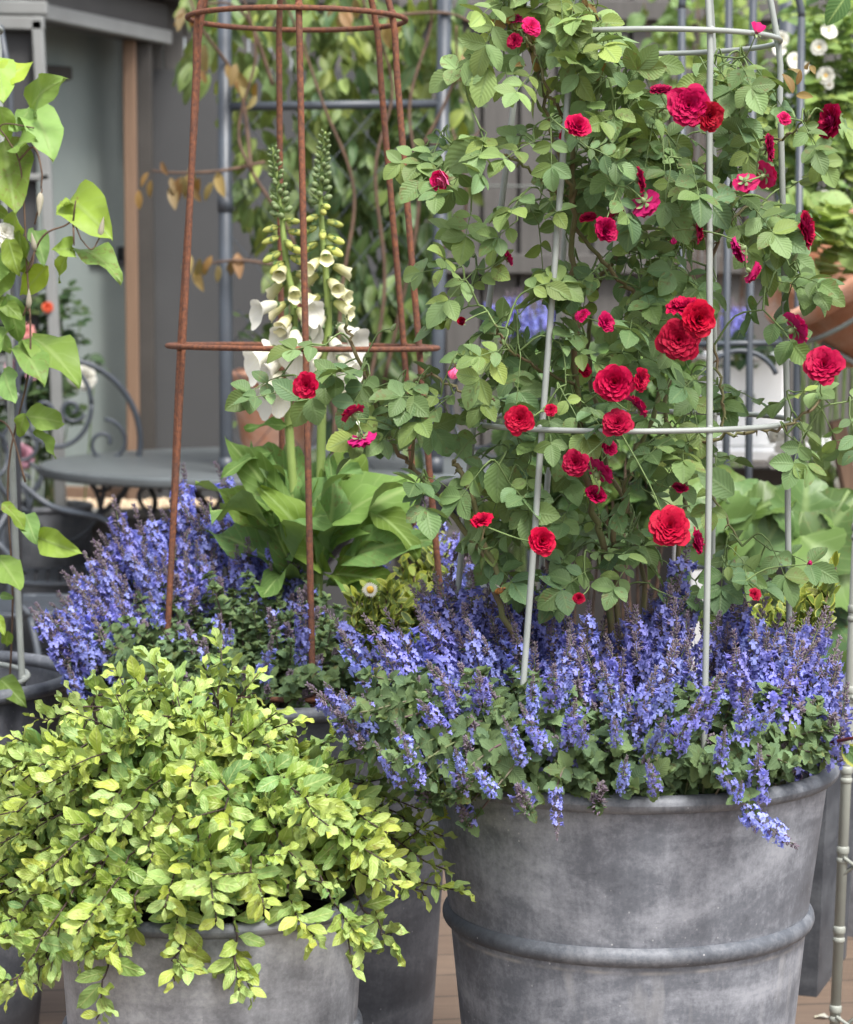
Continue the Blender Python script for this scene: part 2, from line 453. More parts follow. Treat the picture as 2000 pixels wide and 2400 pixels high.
def tube(mb, pts, r, sides=6, mi=0, closed=False, cap=True):
    p = np.asarray(pts, float); n = len(p)
    r = np.full(n, r, float) if np.isscalar(r) else np.interp(np.linspace(0, 1, n), np.linspace(0, 1, len(r)), r)
    if closed: t = np.roll(p, -1, 0) - np.roll(p, 1, 0)
    else:
        t = np.gradient(p, axis=0)
    t = unit(t)
    ref = A([0, 0, 1.]) if abs(t[0][2]) < .9 else A([0, 1., 0])
    x = unit(np.cross(t[0], ref)); X = [x]
    for i in range(1, n):
        x = X[-1] - t[i] * np.dot(X[-1], t[i]); X.append(unit(x))
    X = A(X); Y = np.cross(t, X)
    a = np.linspace(0, 2 * math.pi, sides, endpoint=False)
    V = p[:, None] + r[:, None, None] * (np.cos(a)[None, :, None] * X[:, None] + np.sin(a)[None, :, None] * Y[:, None])
    i, j = np.meshgrid(np.arange(n if closed else n - 1), np.arange(sides), indexing='ij')
    i2, j2 = (i + 1) % n, (j + 1) % sides
    Fc = np.stack([i * sides + j, i * sides + j2, i2 * sides + j2, i2 * sides + j], -1).reshape(-1, 4)
    mb.add(V.reshape(-1, 3), Fc, mi=mi)
    if cap and not closed:
        n0 = mb.n - n * sides
        mb.f.append(A([[n0 + k for k in range(sides)][::-1]])); mb.mi.append(A([mi]))
        mb.f.append(A([[n0 + (n - 1) * sides + k for k in range(sides)]])); mb.mi.append(A([mi]))
def lathe(mb, prof, c=(0, 0, 0), segs=96, mi=0, rot=None, wob=0):
    p = A(prof, ); n = len(p)
    a = np.linspace(0, 2 * math.pi, segs, endpoint=False)
    r = p[:, 0][:, None] * (1 + wob * (np.sin(a * 2 + 1) + .6 * np.sin(a * 3))[None])
    V = np.stack([r * np.cos(a), r * np.sin(a), np.repeat(p[:, 1][:, None], segs, 1)], -1).reshape(-1, 3)
    if rot is not None: V = V @ np.asarray(rot).T
    i, j = np.meshgrid(np.arange(n - 1), np.arange(segs), indexing='ij'); j2 = (j + 1) % segs
    Fc = np.stack([i * segs + j, i * segs + j2, (i + 1) * segs + j2, (i + 1) * segs + j], -1).reshape(-1, 4)
    mb.add(V + A(c), Fc, mi=mi)
def ringpath(c, r, n=72, tilt=(0, 0), ph=0):
    a = np.linspace(0, 2 * math.pi, n, endpoint=False) + ph
    return np.stack([c[0] + r * np.cos(a), c[1] + r * np.sin(a), c[2] + r * (tilt[0] * np.cos(a) + tilt[1] * np.sin(a))], -1)

# ---- leaves
def leaf_tmpl(wf, ny=7, cols=(-1, 0, 1), serr=0.):
    V, lc = [], []
    ts = np.linspace(0, 1, ny)
    for j, t in enumerate(ts):
        wd = wf(t)
        for u in cols:
            s = 1 + (serr * (1 if j % 2 else -1) if abs(u) == 1 and 0 < j < ny - 1 else 0)
            V.append((u * wd * s, t + (serr * .08 * (1 if j % 2 else -1) if abs(u) == 1 and 0 < j < ny - 1 else 0)))
            lc.append((u, t))
    nc = len(cols)
    Fc = [[j * nc + k, j * nc + k + 1, (j + 1) * nc + k + 1, (j + 1) * nc + k] for j in range(ny - 1) for k in range(nc - 1)]
    return A(V), A(lc), A(Fc)
def ovate(mx, k=.85, base=.02):
    return lambda t: max(base if t < .5 else .004, mx * math.sin(math.pi * t ** k) ** .8)
T_ROSE = leaf_tmpl(ovate(.31, .88), 15, cols=(-1, -.5, 0, .5, 1), serr=.035)
T_MINT = leaf_tmpl(lambda t: .37 * (max(0., math.sin(math.pi * min(1, .10 + .9 * t) ** .72)) ** .8) + .01, 9, serr=.11)
T_PITTO = leaf_tmpl(ovate(.215, 1.05), 10)
T_CLEM = leaf_tmpl(ovate(.27, .72), 11, cols=(-1, -.5, 0, .5, 1))
T_VINE = leaf_tmpl(ovate(.21, .85), 8)
T_FOX = leaf_tmpl(ovate(.26, .95, .05), 14, cols=(-1, -.6, -.25, 0, .25, .6, 1), serr=.02)
T_HYD = leaf_tmpl(ovate(.36, .8), 19, cols=(-1, -.6, -.25, 0, .25, .6, 1), serr=.05)
T_EUO = leaf_tmpl(ovate(.22, 1.0), 6)
def leaves(mb, tm, B, D, N, L, W=1., droop=.4, fold=.35, rnd=None, age=0., wav=0., mi=0):
    B = np.atleast_2d(np.asarray(B, float)); n = len(B)
    D = unit(np.broadcast_to(np.asarray(D, float), (n, 3))); N = np.broadcast_to(np.asarray(N, float), (n, 3))
    X = unit(np.cross(D, N) + 1e-6); N = np.cross(X, D)
    f = lambda q: np.broadcast_to(np.asarray(q, float), (n,))[:, None]
    L, W, droop, fold, age, wav = map(f, (L, W, droop, fold, age, wav))
    rnd = rng.random(n) if rnd is None else np.broadcast_to(rnd, (n,))
    ph = rng.random(n)[:, None] * 6.28
    V0, lc, Fc = tm; x0, y0 = V0[:, 0][None], V0[:, 1][None]; u = lc[:, 0][None]
    dr = np.where(np.abs(droop) < 1e-3, 1e-3, droop)
    yy = np.sin(dr * y0) / dr; zz = -(1 - np.cos(dr * y0)) / dr
    x = x0 * W
    z = fold * np.abs(x) + wav * np.sin(y0 * 11 + ph + u * 1.3) * np.abs(u) * .11
    # fold lifts along the local normal of the bent blade
    tx, tz = np.cos(dr * y0), -np.sin(dr * y0)
    yy = yy - z * tz; zz = zz + z * tx
    V = B[:, None] + L[..., None] * (x[..., None] * X[:, None] + yy[..., None] * D[:, None] + zz[..., None] * N[:, None])
    m = V0.shape[0]
    Fa = (Fc[None] + (np.arange(n) * m)[:, None, None]).reshape(-1, 4)
    lca = np.empty((n, m, 3)); lca[:, :, :2] = lc[None]; lca[:, :, 2] = rnd[:, None]
    mb.add(V.reshape(-1, 3), Fa, lca, np.repeat(age, m, 1), mi)
def rv(n=None):
    return unit(rng.normal(size=(3,) if n is None else (n, 3)))
def U(a, b): return a + (b - a) * rng.random()
def inpoly(x, y, poly):
    c = False; j = len(poly) - 1
    for i in range(len(poly)):
        xi, yi = poly[i]; xj, yj = poly[j]
        if (yi > y) != (yj > y) and x < (xj - xi) * (y - yi) / (yj - yi) + xi: c = not c
        j = i
    return c
def scatter(poly, n, mind=0):
    xs = [p[0] for p in poly]; ys = [p[1] for p in poly]; out = []
    k = 0
    while len(out) < n and k < n * 400:
        k += 1
        x, y = U(min(xs), max(xs)), U(min(ys), max(ys))
        md = mind * (1 - k / (n * 400))
        if inpoly(x, y, poly) and all((x - a) ** 2 + (y - b) ** 2 > md * md for a, b in out): out.append((x, y))
    return out
TOCAM = A([0, -1., 0])
UPV = A([0, 0, 1.])

# ---- flowers (shared meshes, unit size)
def petal(mb, ang, r0, L, W, t0, t1, cup, ruf, z0=0., mi=0, nu=5, nv=5, notch=.12, wide=.75):
    us = np.linspace(-1, 1, nu); vsn = np.linspace(0, 1, nv)
    ph = U(0, 6.28); rr = rng.random(); V, lc = [], []
    rho, z = r0, z0
    prev = 0
    for v in vsn:
        tl = t0 + (t1 - t0) * v
        rho += (v - prev) * L * math.sin(tl); z += (v - prev) * L * math.cos(tl); prev = v
        wd = W * (.25 + .75 * math.sin(min(1, v / wide) * math.pi / 2)) * (1 if v < .9 else .86)
        for u in us:
            s = u * wd
            rr_ = rho - cup * u * u * W - (notch * L * (v ** 3) * (u * u * .9 + (.35 if abs(u) < .1 else 0)) * math.sin(tl))
            zz = z + cup * u * u * W * .6 * math.sin(tl) - notch * L * v ** 3 * u * u * math.cos(tl) + ruf * v * v * math.sin(u * 4.5 + ph)
            ca, sa = math.cos(ang), math.sin(ang)
            V.append((ca * rr_ - sa * s, sa * rr_ + ca * s, zz)); lc.append((u, v, rr))
    Fc = [[j * nu + k, j * nu + k + 1, (j + 1) * nu + k + 1, (j + 1) * nu + k] for j in range(nv - 1) for k in range(nu - 1)]
    mb.add(V, A(Fc)[:, ::-1], lc, mi=mi)
def rose_bloom(seed, rings=None, mat='rose_petal'):
    mb = MB()
    rings = rings or [(8, .10, .98, .44, 66, 98, .09), (10, .09, .92, .36, 54, 88, .09), (12, .08, .84, .30, 42, 78, .09), (13, .07, .74, .25, 32, 68, .08), (14, .06, .64, .20, 22, 58, .07), (12, .05, .54, .16, 12, 46, .06), (9, .03, .46, .12, 2, 30, .05)]
    for k, (n, r0, L, W, t0, t1, ruf) in enumerate(rings):
        off = U(0, 6.28)
        for i in range(n):
            petal(mb, off + (i + U(-.3, .3)) * 2 * math.pi / n, r0, L * U(.86, 1.08), W * U(.85, 1.2), R(t0 + U(-9, 9)), R(t1 + U(-12, 12)), U(.1, .5), ruf * U(.4, 1.3))
    return mb.mesh('rose_bloom', [mat])
ROSE = [rose_bloom(0), rose_bloom(1, [(7, .10, 1.0, .48, 70, 100, .13), (9, .09, .9, .38, 56, 86, .12), (10, .08, .78, .3, 40, 72, .11), (12, .07, .66, .24, 28, 62, .09), (11, .05, .54, .17, 14, 48, .08), (8, .03, .46, .12, 2, 30, .06)]),
        rose_bloom(2, [(8, .10, .96, .46, 60, 90, .10), (10, .09, .92, .38, 48, 74, .09), (11, .08, .88, .30, 36, 58, .08), (12, .07, .80, .23, 22, 44, .07), (10, .05, .72, .16, 10, 28, .06), (7, .03, .64, .11, 2, 14, .04)]), rose_bloom(3)]
ROSE_CUP = [rose_bloom(9, [(7, .12, 1.0, .55, 30, 30, .05), (7, .10, .98, .5, 24, 20, .06), (8, .08, .95, .4, 16, 14, .06), (8, .05, .92, .3, 8, 8, .06), (6, .03, .88, .2, 2, 4, .05)], m) for m in ('rose_petal', 'rose_pink')]
ROSE_LOOSE = [rose_bloom(5, [(6, .10, 1.0, .5, 60, 104, .16), (7, .09, .9, .45, 48, 90, .16), (7, .08, .74, .36, 30, 66, .12), (6, .05, .6, .25, 10, 36, .1)])]
def bud_mesh(mat, name='rose_bud_petals'):
    mb = MB()
    for i in range(6):
        petal(mb, i * 1.25, .16, 1.15, .52, R(38 - i * 2), R(-42 + i), .45, .02, nv=7, notch=.2)
    return mb.mesh(name, [mat])
BUD = bud_mesh('rose_petal'); BUDP = bud_mesh('rose_pink')
def calyx_mesh():
    mb = MB()
    lathe(mb, [(.02, -.42), (.12, -.38), (.17, -.22), (.15, -.06), (.10, .02)], segs=10)
    for i in range(5):
        a = i * 2 * math.pi / 5
        leaves(mb, T_EUO, [(.08 * math.cos(a), .08 * math.sin(a), -.04)], [(math.cos(a), math.sin(a), .15)], [(0, 0, 1.)], .62, 1.0, .9, .3)
    return mb.mesh('calyx', ['calyx'])
CALYX = calyx_mesh()
def single_flower(mat='white_petal'):
    mb = MB()
    for i in range(6): petal(mb, i * 1.047 + U(-.1, .1), .05, .95, .5, R(62), R(88), .15, .08)
    for i in range(5): petal(mb, i * 1.257 + .3, .05, .6, .3, R(48), R(70), .2, .08)
    lathe(mb, [(.0, .16), (.10, .15), (.17, .10), (.18, .02)], segs=12, mi=1)
    return mb.mesh('single_bloom', [mat, 'yellow'])
WHITE_BLOOM = [single_flower() for _ in range(2)]
PEACH_BLOOM = rose_bloom(3, mat='peach_petal')
WHITE_DOUBLE = rose_bloom(4, mat='white_petal')

# catmint flower spikes, unit = 1 m (real size)
def floret(mb, b, d, s):
    """two-lipped floret: short tube, notched lower lip, two side lobes and a hood"""
    d = unit(d); x = unit(np.cross(d, A([.13, .2, 1.]))); y = np.cross(x, d)
    if y[2] < 0: x, y = -x, -y
    ln = s * U(.55, .8)
    p0, p1 = b, b + d * ln
    q = A([p0 - x * s * .08, p0 + x * s * .08, p1 + x * s * .17, p1 - x * s * .17, p0 + y * s * .1, p1 + y * s * .2, p0 - y * s * .1, p1 - y * s * .2])
    r_ = rng.random()
    mb.add(q, [[0, 4, 5, 3], [4, 1, 2, 5], [1, 6, 7, 2], [6, 0, 3, 7]], [(0, .2, r_)] * 2 + [(0, .6, r_)] * 2 + [(0, .2, r_), (0, .6, r_)] * 2, mi=0)
    for ang, L, W, tip in ((-90, .62, .42, .25), (12, .42, .26, .5), (168, .42, .26, .5), (90, .4, .26, .75)):
        a = R(ang); e = x * math.cos(a) + y * math.sin(a); f_ = np.cross(d, e)
        m = p1 + e * s * L * .5 + d * s * .1; tpp = p1 + e * s * L + d * s * (.05 if ang != 90 else .3)
        V = A([p1 - f_ * s * .10, p1 + f_ * s * .10, m + f_ * s * W * .55, m - f_ * s * W * .55, tpp + f_ * s * W * .4, tpp - f_ * s * W * .4])
        mb.add(V, [[0, 1, 2, 3], [3, 2, 4, 5]], [(0, .4, r_), (0, .4, r_), (.5, .8, r_), (-.5, .8, r_), (.5, 1, r_), (-.5, 1, r_)], mi=0)
def calyx_bit(mb, b, d, s, mi=1):
    d = unit(d); x = unit(np.cross(d, A([.2, .1, 1.]))); y = np.cross(x, d)
    a = np.arange(4) * math.pi / 2
    c = np.cos(a)[:, None] * x + np.sin(a)[:, None] * y
    V = np.vstack([b + c * s * .12, b + d * s * .55 + c * s * .22, b + d * s * 1.0 + c * s * .10])
    Fc = [[k, (k + 1) % 4, 4 + (k + 1) % 4, 4 + k] for k in range(4)] + [[4 + k, 4 + (k + 1) % 4, 8 + (k + 1) % 4, 8 + k] for k in range(4)] + [[8, 9, 10, 11]]
    mb.add(V, Fc, mi=mi)
def spike_mesh(L, nwh, full, head=.3):
    mb = MB()
    tube(mb, [(0, 0, 0), (0.001, 0, L * .5), (0, 0, L)], [.0013, .0011, .0006], 5, mi=2)
    for k in range(nwh):
        t = (k / max(1, nwh - 1)) ** .85
        z = L * (.02 + .66 * t) + U(-.002, .002)
        wr = .0125 * (1.15 - .5 * t) * U(.9, 1.1)
        for i in range(int(17 - 4 * t)):
            a = U(0, 6.28); el = U(-.35, .75)
            d = A([math.cos(a), math.sin(a), el])
            b = A([math.cos(a) * wr * .35, math.sin(a) * wr * .35, z + U(-.005, .006)])
            calyx_bit(mb, b, d, U(.0058, .0078))
            if rng.random() < full * (1 - .35 * t): floret(mb, b + unit(d) * .0052, d + A([0, 0, U(-.3, .2)]), U(.0105, .0138))
        if k == 0 or rng.random() < .35:
            for s_ in (0, math.pi):
                a = U(0, 3); d = A([math.cos(a + s_), math.sin(a + s_), .25])
                leaves(mb, T_EUO, [(0, 0, z)], [d], [(0, 0, 1.)], U(.007, .012), 1.3, .5, .3, mi=3)
    for i in range(int(46 * head / .3)):
        t = rng.random(); z = L * (1 - head) + L * head * t; a = U(0, 6.28)
        wr = .0062 * (1 - t) ** .7 + .0012
        d = A([math.cos(a), math.sin(a), .5 + t])
        calyx_bit(mb, A([math.cos(a) * wr * .4, math.sin(a) * wr * .4, z]), d, U(.0042, .0062))
    return mb.mesh('catmint_spike', ['mint_petal', 'mint_calyx', 'mint_stem', 'catmint_leaf'])
SPIKE = [spike_mesh(.125, 7, .78), spike_mesh(.11, 6, .85), spike_mesh(.14, 8, .7), spike_mesh(.095, 5, .9), spike_mesh(.12, 7, .6), spike_mesh(.085, 5, .75)]
SPIKE_LEN = [.125, .11, .14, .095, .12, .085]
BUDSPIKE = [spike_mesh(.035, 2, .0, .75), spike_mesh(.045, 3, .12, .6)]

# ------------------------------------------------------------------ setting
def ground():
    mb = MB(); V = [(-25, -6, 0), (25, -6, 0), (25, 30, 0), (-25, 30, 0)]
    mb.add(V, [[0, 1, 2, 3]]); return structure(part('deck_floor', mb, 'deck', None))
ground()

def fence():
    Yf = 9.6
    t = thing('board_fence', (1.6, Yf, 0), 'tall weathered grey fence of upright boards along the back of the yard', 'fence')
    mb = MB(); x = -.35
    while x < 9.5:
        wd = U(.135, .15)
        box(mb, (x + wd / 2, Yf + U(-.006, .006), 1.3), (wd - .012, .022, 2.6), bev=.004); x += wd
    part('board_panel', mb, 'fence', t)
    mb2 = MB(); box(mb2, (4.5, Yf + .045, 1.3), (10, .012, 2.58)); part('backing_board', mb2, 'darkwood', t)
    for z in (.35, 1.42, 2.38):
        mb3 = MB(); box(mb3, (4.55, Yf - .038, z), (9.9, .05, .075), bev=.004); part('rail', mb3, 'fence', t)
    mb4 = MB(); tube(mb4, [(-.2, Yf - .09, 1.72), (2, Yf - .09, 1.70), (5, Yf - .09, 1.73)], .004, 5); part('training_wire', mb4, 'greycoat', t)
fence()

def shed():
    c0 = A([-1.29, 8.3, 0]); c1 = A([-1.02, 9.0, 0]); d = unit(c1 - c0)
    nrm = A([d[1], -d[0], 0])
    t = thing('garden_shed', c1, 'grey timber shed with an open doorway and a flat pale roof', 'shed')
    top = 2.205
    # doorway head, sloping away with the wall
    mb = MB(); beam(mb, c0 - d * 1.2 + A([0, 0, top + .075]), c1 + d * .12 + A([0, 0, top + .075]), .09, .15); part('lintel', mb, 'fascia', t)
    mb = MB(); beam(mb, c0 - d * 1.2 + A([0, 0, top + .024]) + nrm * .055, c1 + d * .1 + A([0, 0, top + .024]) + nrm * .055, .03, .05); part('lintel_trim', mb, 'paleframe', t)
    mb = MB(); beam(mb, c0 - d * 1.3 + A([0, 0, top + .21]) + nrm * .08, c1 + d * .3 + A([0, 0, top + .21]) + nrm * .08, .06, .11); part('fascia', mb, 'darkwood', t)
    mb = MB()
    q = [c0 - d * 1.5 + nrm * .22, c1 + d * .2 + nrm * .22]
    V = [(-4, 6.9, top + .28), (q[0][0], q[0][1], top + .28), (q[1][0], q[1][1], top + .28), (-.25, 9.28, top + .28), (-.25, 13, top + .5), (-4, 13, top + .5)]
    V2 = [(a, b, c + .06) for a, b, c in V]
    mb.add(V + V2, [[0, 5, 4, 3, 2, 1]]); mb.add(V + V2, [[6, 7, 8, 9, 10, 11]])
    mb.add(V + V2, [[i, (i + 1) % 6, 6 + (i + 1) % 6, 6 + i] for i in range(6)])
    part('roof', mb, 'roofing', t, smooth=False)
    # jamb post of bare timber and dark corner strip
    j = c1 - d * .10
    mb = MB(); beam(mb, j + A([0, 0, .02]), j + A([0, 0, top]), .045, .04); part('door_jamb', mb, 'post', t)
    mb = MB(); beam(mb, c1 - d * .02 + A([0, 0, .0]), c1 - d * .02 + A([0, 0, top]), .085, .06); part('corner_post', mb, 'darkwood', t)
    # wall beyond the door (left, mostly outside) and the flat grey panel to the right
    mb = MB(); beam(mb, c0 - d * .65 + A([0, 0, 0]), c0 - d * .65 + A([0, 0, top]), .05, .9); part('wall', mb, 'panel', t)
    mb = MB(); box(mb, (-.58, 9.14, 1.06), (.92, .04, 2.12), bev=.004); part('wall_panel', mb, 'panel', t)
    mb = MB()
    for k in range(12): box(mb, (-1.0 + k * .078, 9.15, 2.24), (.072, .025, .24), bev=.003)
    part('slatted_strip', mb, 'fence', t)
    mb = MB(); box(mb, (-.6, 9.10, 2.40), (1.0, .06, .10), bev=.004); part('head_rail', mb, 'darkwood', t)
    # inside: back wall, side wall, floor sill
    ins = -nrm
    mb = MB()
    b0 = c0 - d * .3 + ins * .19; b1 = c1 + d * .6 + ins * .19
    beam(mb, (b0 + b1) / 2 + A([0, 0, .03]), (b0 + b1) / 2 + A([0, 0, top + .15]), .04, np.linalg.norm(b1 - b0), up=d); dl = part('door', mb, 'doorleaf', t)
    def on_door(px, py):
        q = P(px, py, 5) - CAM; k = np.dot(b0 + nrm * .03 - CAM, nrm) / np.dot(q, nrm); return CAM + q * k
    mb = MB(); beam(mb, on_door(281, 594), on_door(322, 597), .03, .05); part('latch', mb, 'blackmetal', dl)
    mb = MB(); beam(mb, on_door(212, 613), on_door(322, 616), .015, .014); part('latch_bar', mb, 'darkmetal', dl)
    mb = MB(); beam(mb, on_door(112, 1192), on_door(330, 1192), .03, .16); part('kick_board', mb, 'post', dl)
    mb = MB(); beam(mb, c0 - d * .3 + nrm * -.06 + A([0, 0, .06]), c1 - d * .1 + nrm * -.06 + A([0, 0, .06]), .14, .12); part('threshold', mb, 'post', t)
    mb = MB(); beam(mb, on_door(60, 165), on_door(162, 172), .03, .045); part('inner_batten', mb, 'darkwood', t)
    mb = MB(); m_ = (c0 + c1) / 2 + ins * .18; m_ = m_ + ins * .5 + d * .35; box(mb, (m_[0], m_[1], top + .165), (2.6, 1.3, .02), np.stack([d, -ins, UPV], 1)); part('ceiling_board', mb, 'darkwood', t)
shed()

def pale_frame():
    Y = 7.9
    t = thing('display_frame', P(150, 1350, Y), 'pale grey painted timber frame standing before the shed doorway', 'frame')
    A0, A1, A2 = P(88, 48, Y), P(128, 795, Y), P(150, 1385, Y)
    mb = MB(); beam(mb, A0, A1, .035, .04); part('upright', mb, 'paleframe', t)
    mb = MB(); beam(mb, A1, A2, .035, .04); part('leg', mb, 'paleframe', t)
    for (a, b) in (((-260, 48), (104, 56)), ((-260, 15), (112, 20)), ((-260, 800), (150, 806)), ((-260, 412), (118, 416))):
        mb = MB(); beam(mb, P(a[0], a[1], Y), P(b[0], b[1], Y), .04, .042 if a[1] != 412 else .02); part('crossbar', mb, 'paleframe', t)
    for (x, Yd) in ((-230, 0),):
        mb = MB(); beam(mb, P(x, 20, Y + Yd), P(x + 20, 1350, Y + Yd), .035, .04); part('upright', mb, 'paleframe', t)
    mb = MB(); box(mb, P(-65, 840, Y + .01) , (.42, .08, .03), bev=.004); part('shelf', mb, 'paleframe', t)
    mb = MB(); box(mb, P(-105, 430, Y + .03), (.52, .012, .98), bev=.002); part('back_board', mb, 'panel', t)
    # slender dark rod beside the frame
    mb = MB(); tube(mb, [P(0, 60, 6.2), P(22, 180, 6.2), P(40, 700, 6.2), P(46, 1500, 6.2)], .008, 8)
    tag(part('garden_rod', mb, 'darkmetal', None, origin=P(46, 1500, 6.2)), 'slim dark steel rod upright behind the clematis', 'rod')
pale_frame()

def raised_bed():
    t = thing('raised_bed', (-1.2, 8.0, 0), 'low grey raised bed topped with cream gravel behind the bistro chairs', 'raised bed')
    mb = MB(); box(mb, (-1.25, 8.35, .29), (1.5, .5, .58), bev=.01); part('wall', mb, 'bedside', t)
    mb = MB()
    n = 1500
    box(mb, (-1.25, 8.35, .585), (1.44, .46, .016))
    for _ in range(700):
        s = U(.008, .018); box(mb, (U(-1.95, -.56), U(8.13, 8.57), .597), (s, s * U(.7, 1.3), s * .7), rotz(U(0, 3)), bev=s * .25)
    o = part('gravel', mb, 'gravel', t); o['kind'] = 'stuff'
    mb = MB(); box(mb, (-1.25, 8.08, .592), (1.54, .04, .03), bev=.006); part('edging', mb, 'paleframe', t)
raised_bed()

# ------------------------------------------------------------------ zinc pots
def roll(r, z, tr, n=10, a0=0, a1=360):
    return [(r + tr * math.cos(R(a)), z + tr * math.sin(R(a))) for a in np.linspace(a0, a1, n)]
def zinc_pot(px, Y, zr, rr, rb, zb, r_band, label, mats, soil_drop=.05, tr=.0125, trb=.0145, segs=128, band=True):
    c = A([P(px, 1200, Y)[0], Y, 0.])
    t = thing('zinc_planter', c, label, 'planter', 'round zinc planters')
    r1 = rr - tr * 1.2
    mb = MB()
    prof = [(.001, .002), (rb - .004, .002), (rb, .006)]
    if band: prof += [(rb + (r_band - rb) * k, zb * k) for k in (.25, .5, .75, .97, 1.0)]
    prof += [(r_band + (r1 - r_band) * k, zb + (zr - zb) * k) for k in np.linspace(.04, 1, 12)]
    prof += [(r1 - .004, zr), (r1 - .006, zr - .02), (rb + .01, zr - .32), (rb * .9, .06)]
    lathe(mb, prof, c, segs, wob=.0016); part('body', mb, mats[0], t)
    mb = MB(); lathe(mb, roll(rr - tr, zr, tr, 17), c, segs, wob=.0016)
    part('rim', mb, mats[1], t)
    if band:
        mb = MB(); lathe(mb, [(r_band - .006, zb - trb * 1.15)] + roll(r_band - .004, zb, trb, 11, -80, 80) + [(r_band - .006, zb + trb * 1.15)], c, segs, wob=.0016)
        part('band', mb, mats[1], t)
    mb = MB(); rs = r1 - .008; zs = zr - soil_drop
    n = 26; V, Fc = [], []
    for i in range(9):
        for k in range(n):
            a = k * 2 * math.pi / n; q = rs * (i / 8) ** .8
            V.append((c[0] + q * math.cos(a), c[1] + q * math.sin(a), zs + U(-.008, .008)))
    Fc = [[i * n + k, i * n + (k + 1) % n, (i + 1) * n + (k + 1) % n, (i + 1) * n + k] for i in range(8) for k in range(n)]
    mb.add(V, Fc); part('soil', mb, 'soil', t)
    return t, c
ZR = H - 1120 * 3.5 / F
POT_R = zinc_pot(1478, 3.5, ZR, .299, .213, .430, .256, 'big weathered zinc planter holding the red climbing rose and grey obelisk', ('zinc', 'zinc_rim'))
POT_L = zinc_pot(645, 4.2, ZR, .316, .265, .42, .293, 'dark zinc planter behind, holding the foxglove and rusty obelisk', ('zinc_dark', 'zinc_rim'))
ZP = H - 1430 * 3.3 / F
POT_P = zinc_pot(490, 3.3, ZP, .219, .165, .325, .196, 'smaller pale zinc planter overflowing with the lime-green bush', ('zinc_pale', 'zinc_rim'), tr=.010, trb=.012)
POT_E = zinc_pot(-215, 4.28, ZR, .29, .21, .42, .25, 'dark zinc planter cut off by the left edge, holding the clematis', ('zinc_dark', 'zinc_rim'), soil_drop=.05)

def square_planter(cx, cy, wx, wy, h, rot, label):
    c = A([cx, cy, 0.]); t = thing('square_planter', c, label, 'planter', 'tall square zinc planters at the right')
    Rm = rotz(rot)
    mb = MB()
    tw, bw = .5, .44
    V = []
    for z, s in ((0, bw / .5), (h, 1.0), (h, .93), (h - .25, .9)):
        for a, b in ((-1, -1), (1, -1), (1, 1), (-1, 1)): V.append(Rm @ A([a * wx / 2 * s, b * wy / 2 * s, z]) + c)
    Fc = [[l * 4 + k, l * 4 + (k + 1) % 4, l * 4 + 4 + (k + 1) % 4, l * 4 + 4 + k] for l in range(3) for k in range(4)] + [[3, 2, 1, 0], [12, 13, 14, 15]]
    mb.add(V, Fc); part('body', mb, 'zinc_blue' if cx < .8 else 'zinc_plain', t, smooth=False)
    mb = MB()
    for k in range(4):
        a = V[4 + k]; b = V[4 + (k + 1) % 4]; tube(mb, [a, b], .012, 8)
    part('rim', mb, 'zinc_rim', t)
    mb = MB(); box(mb, c + A([0, 0, h - .06]), (wx * .84, wy * .84, .02), Rm); part('soil', mb, 'soil', t)
    return c
square_planter(.642, 4.73, .34, .34, .50, R(-20), 'tall square zinc planter just behind the big round planter')
square_planter(1.07, 5.1, .44, .44, .50, R(-22), 'square zinc planter cut off by the right edge')

# ------------------------------------------------------------------ obelisks
def obelisk(c, lean, rings, angs, mat, rad, label, rr=None, ztop=2.15, apex=True, cut=None):
    """rings: list of (z, r); angs: upright directions; lean: xy shift per metre"""
    t = thing('obelisk', A([c[0], c[1], rings[0][0]]), label, 'obelisk', 'wire obelisks in the planters')
    z0 = rings[0][0]
    ctr = lambda z: A([c[0] + lean[0] * (z - z0), c[1] + lean[1] * (z - z0), z])
    zs = A([z for z, r in rings]); rs = A([r for z, r in rings])
    for a in angs:
        pts = []
        for z in np.linspace(zs[0] - .03, zs[-1], 14):
            q = np.interp(z, zs, rs); b = ctr(z); w_ = .0025 * math.sin(z * 5 + a * 3)
            pts.append(b + A([(q + w_) * math.cos(a), (q + w_) * math.sin(a), 0]))
        if apex:
            top = ctr(ztop)
            for k in (.35, .7, 1.0):
                q = rs[-1] * (1 - k) * (1 + .35 * k) + .006; b = ctr(zs[-1] + (ztop - zs[-1]) * k); pts.append(b + A([q * math.cos(a), q * math.sin(a), 0]))
        mb = MB(); tube(mb, smooth_path(pts, 3), rad, 8); part('upright', mb, mat, t)
    for z, r in rings:
        mb = MB(); tube(mb, ringpath(ctr(z), r + rad * 1.2, 72, (U(-.012, .012), U(-.01, .01))), rr or rad * .85, 8, closed=True)
        for a in angs:
            q = ctr(z) + A([(r + rad * .5) * math.cos(a), (r + rad * .5) * math.sin(a), U(-.001, .002)]); k = rad * U(1.15, 1.5)
            lathe(mb, [(.0002, -k), (k * .7, -k * .7), (k, 0), (k * .75, k * .7), (.0002, k * 1.05)], q, 8)
        part('ring', mb, mat, t)
    if apex:
        mb = MB(); b = ctr(ztop + .03)
        lathe(mb, [(.001, -.03), (.012, -.028), (.025, -.012), (.028, 0), (.025, .014), (.012, .027), (.001, .03)], b, 16); part('finial', mb, mat, t)
    return t
cR = POT_R[1]
obelisk((cR[0] - .016, 3.5), (.034, 0), [(ZR + .004, .249), (H - 305 * 3.5 / F, .221), (H + 572 * 3.5 / F, .179)],
        [R(a) for a in (-3, -67, -128, 177, 118, 52)], 'greycoat', .0044, 'tall grey coated wire obelisk inside the red climbing rose', rr=.0038)
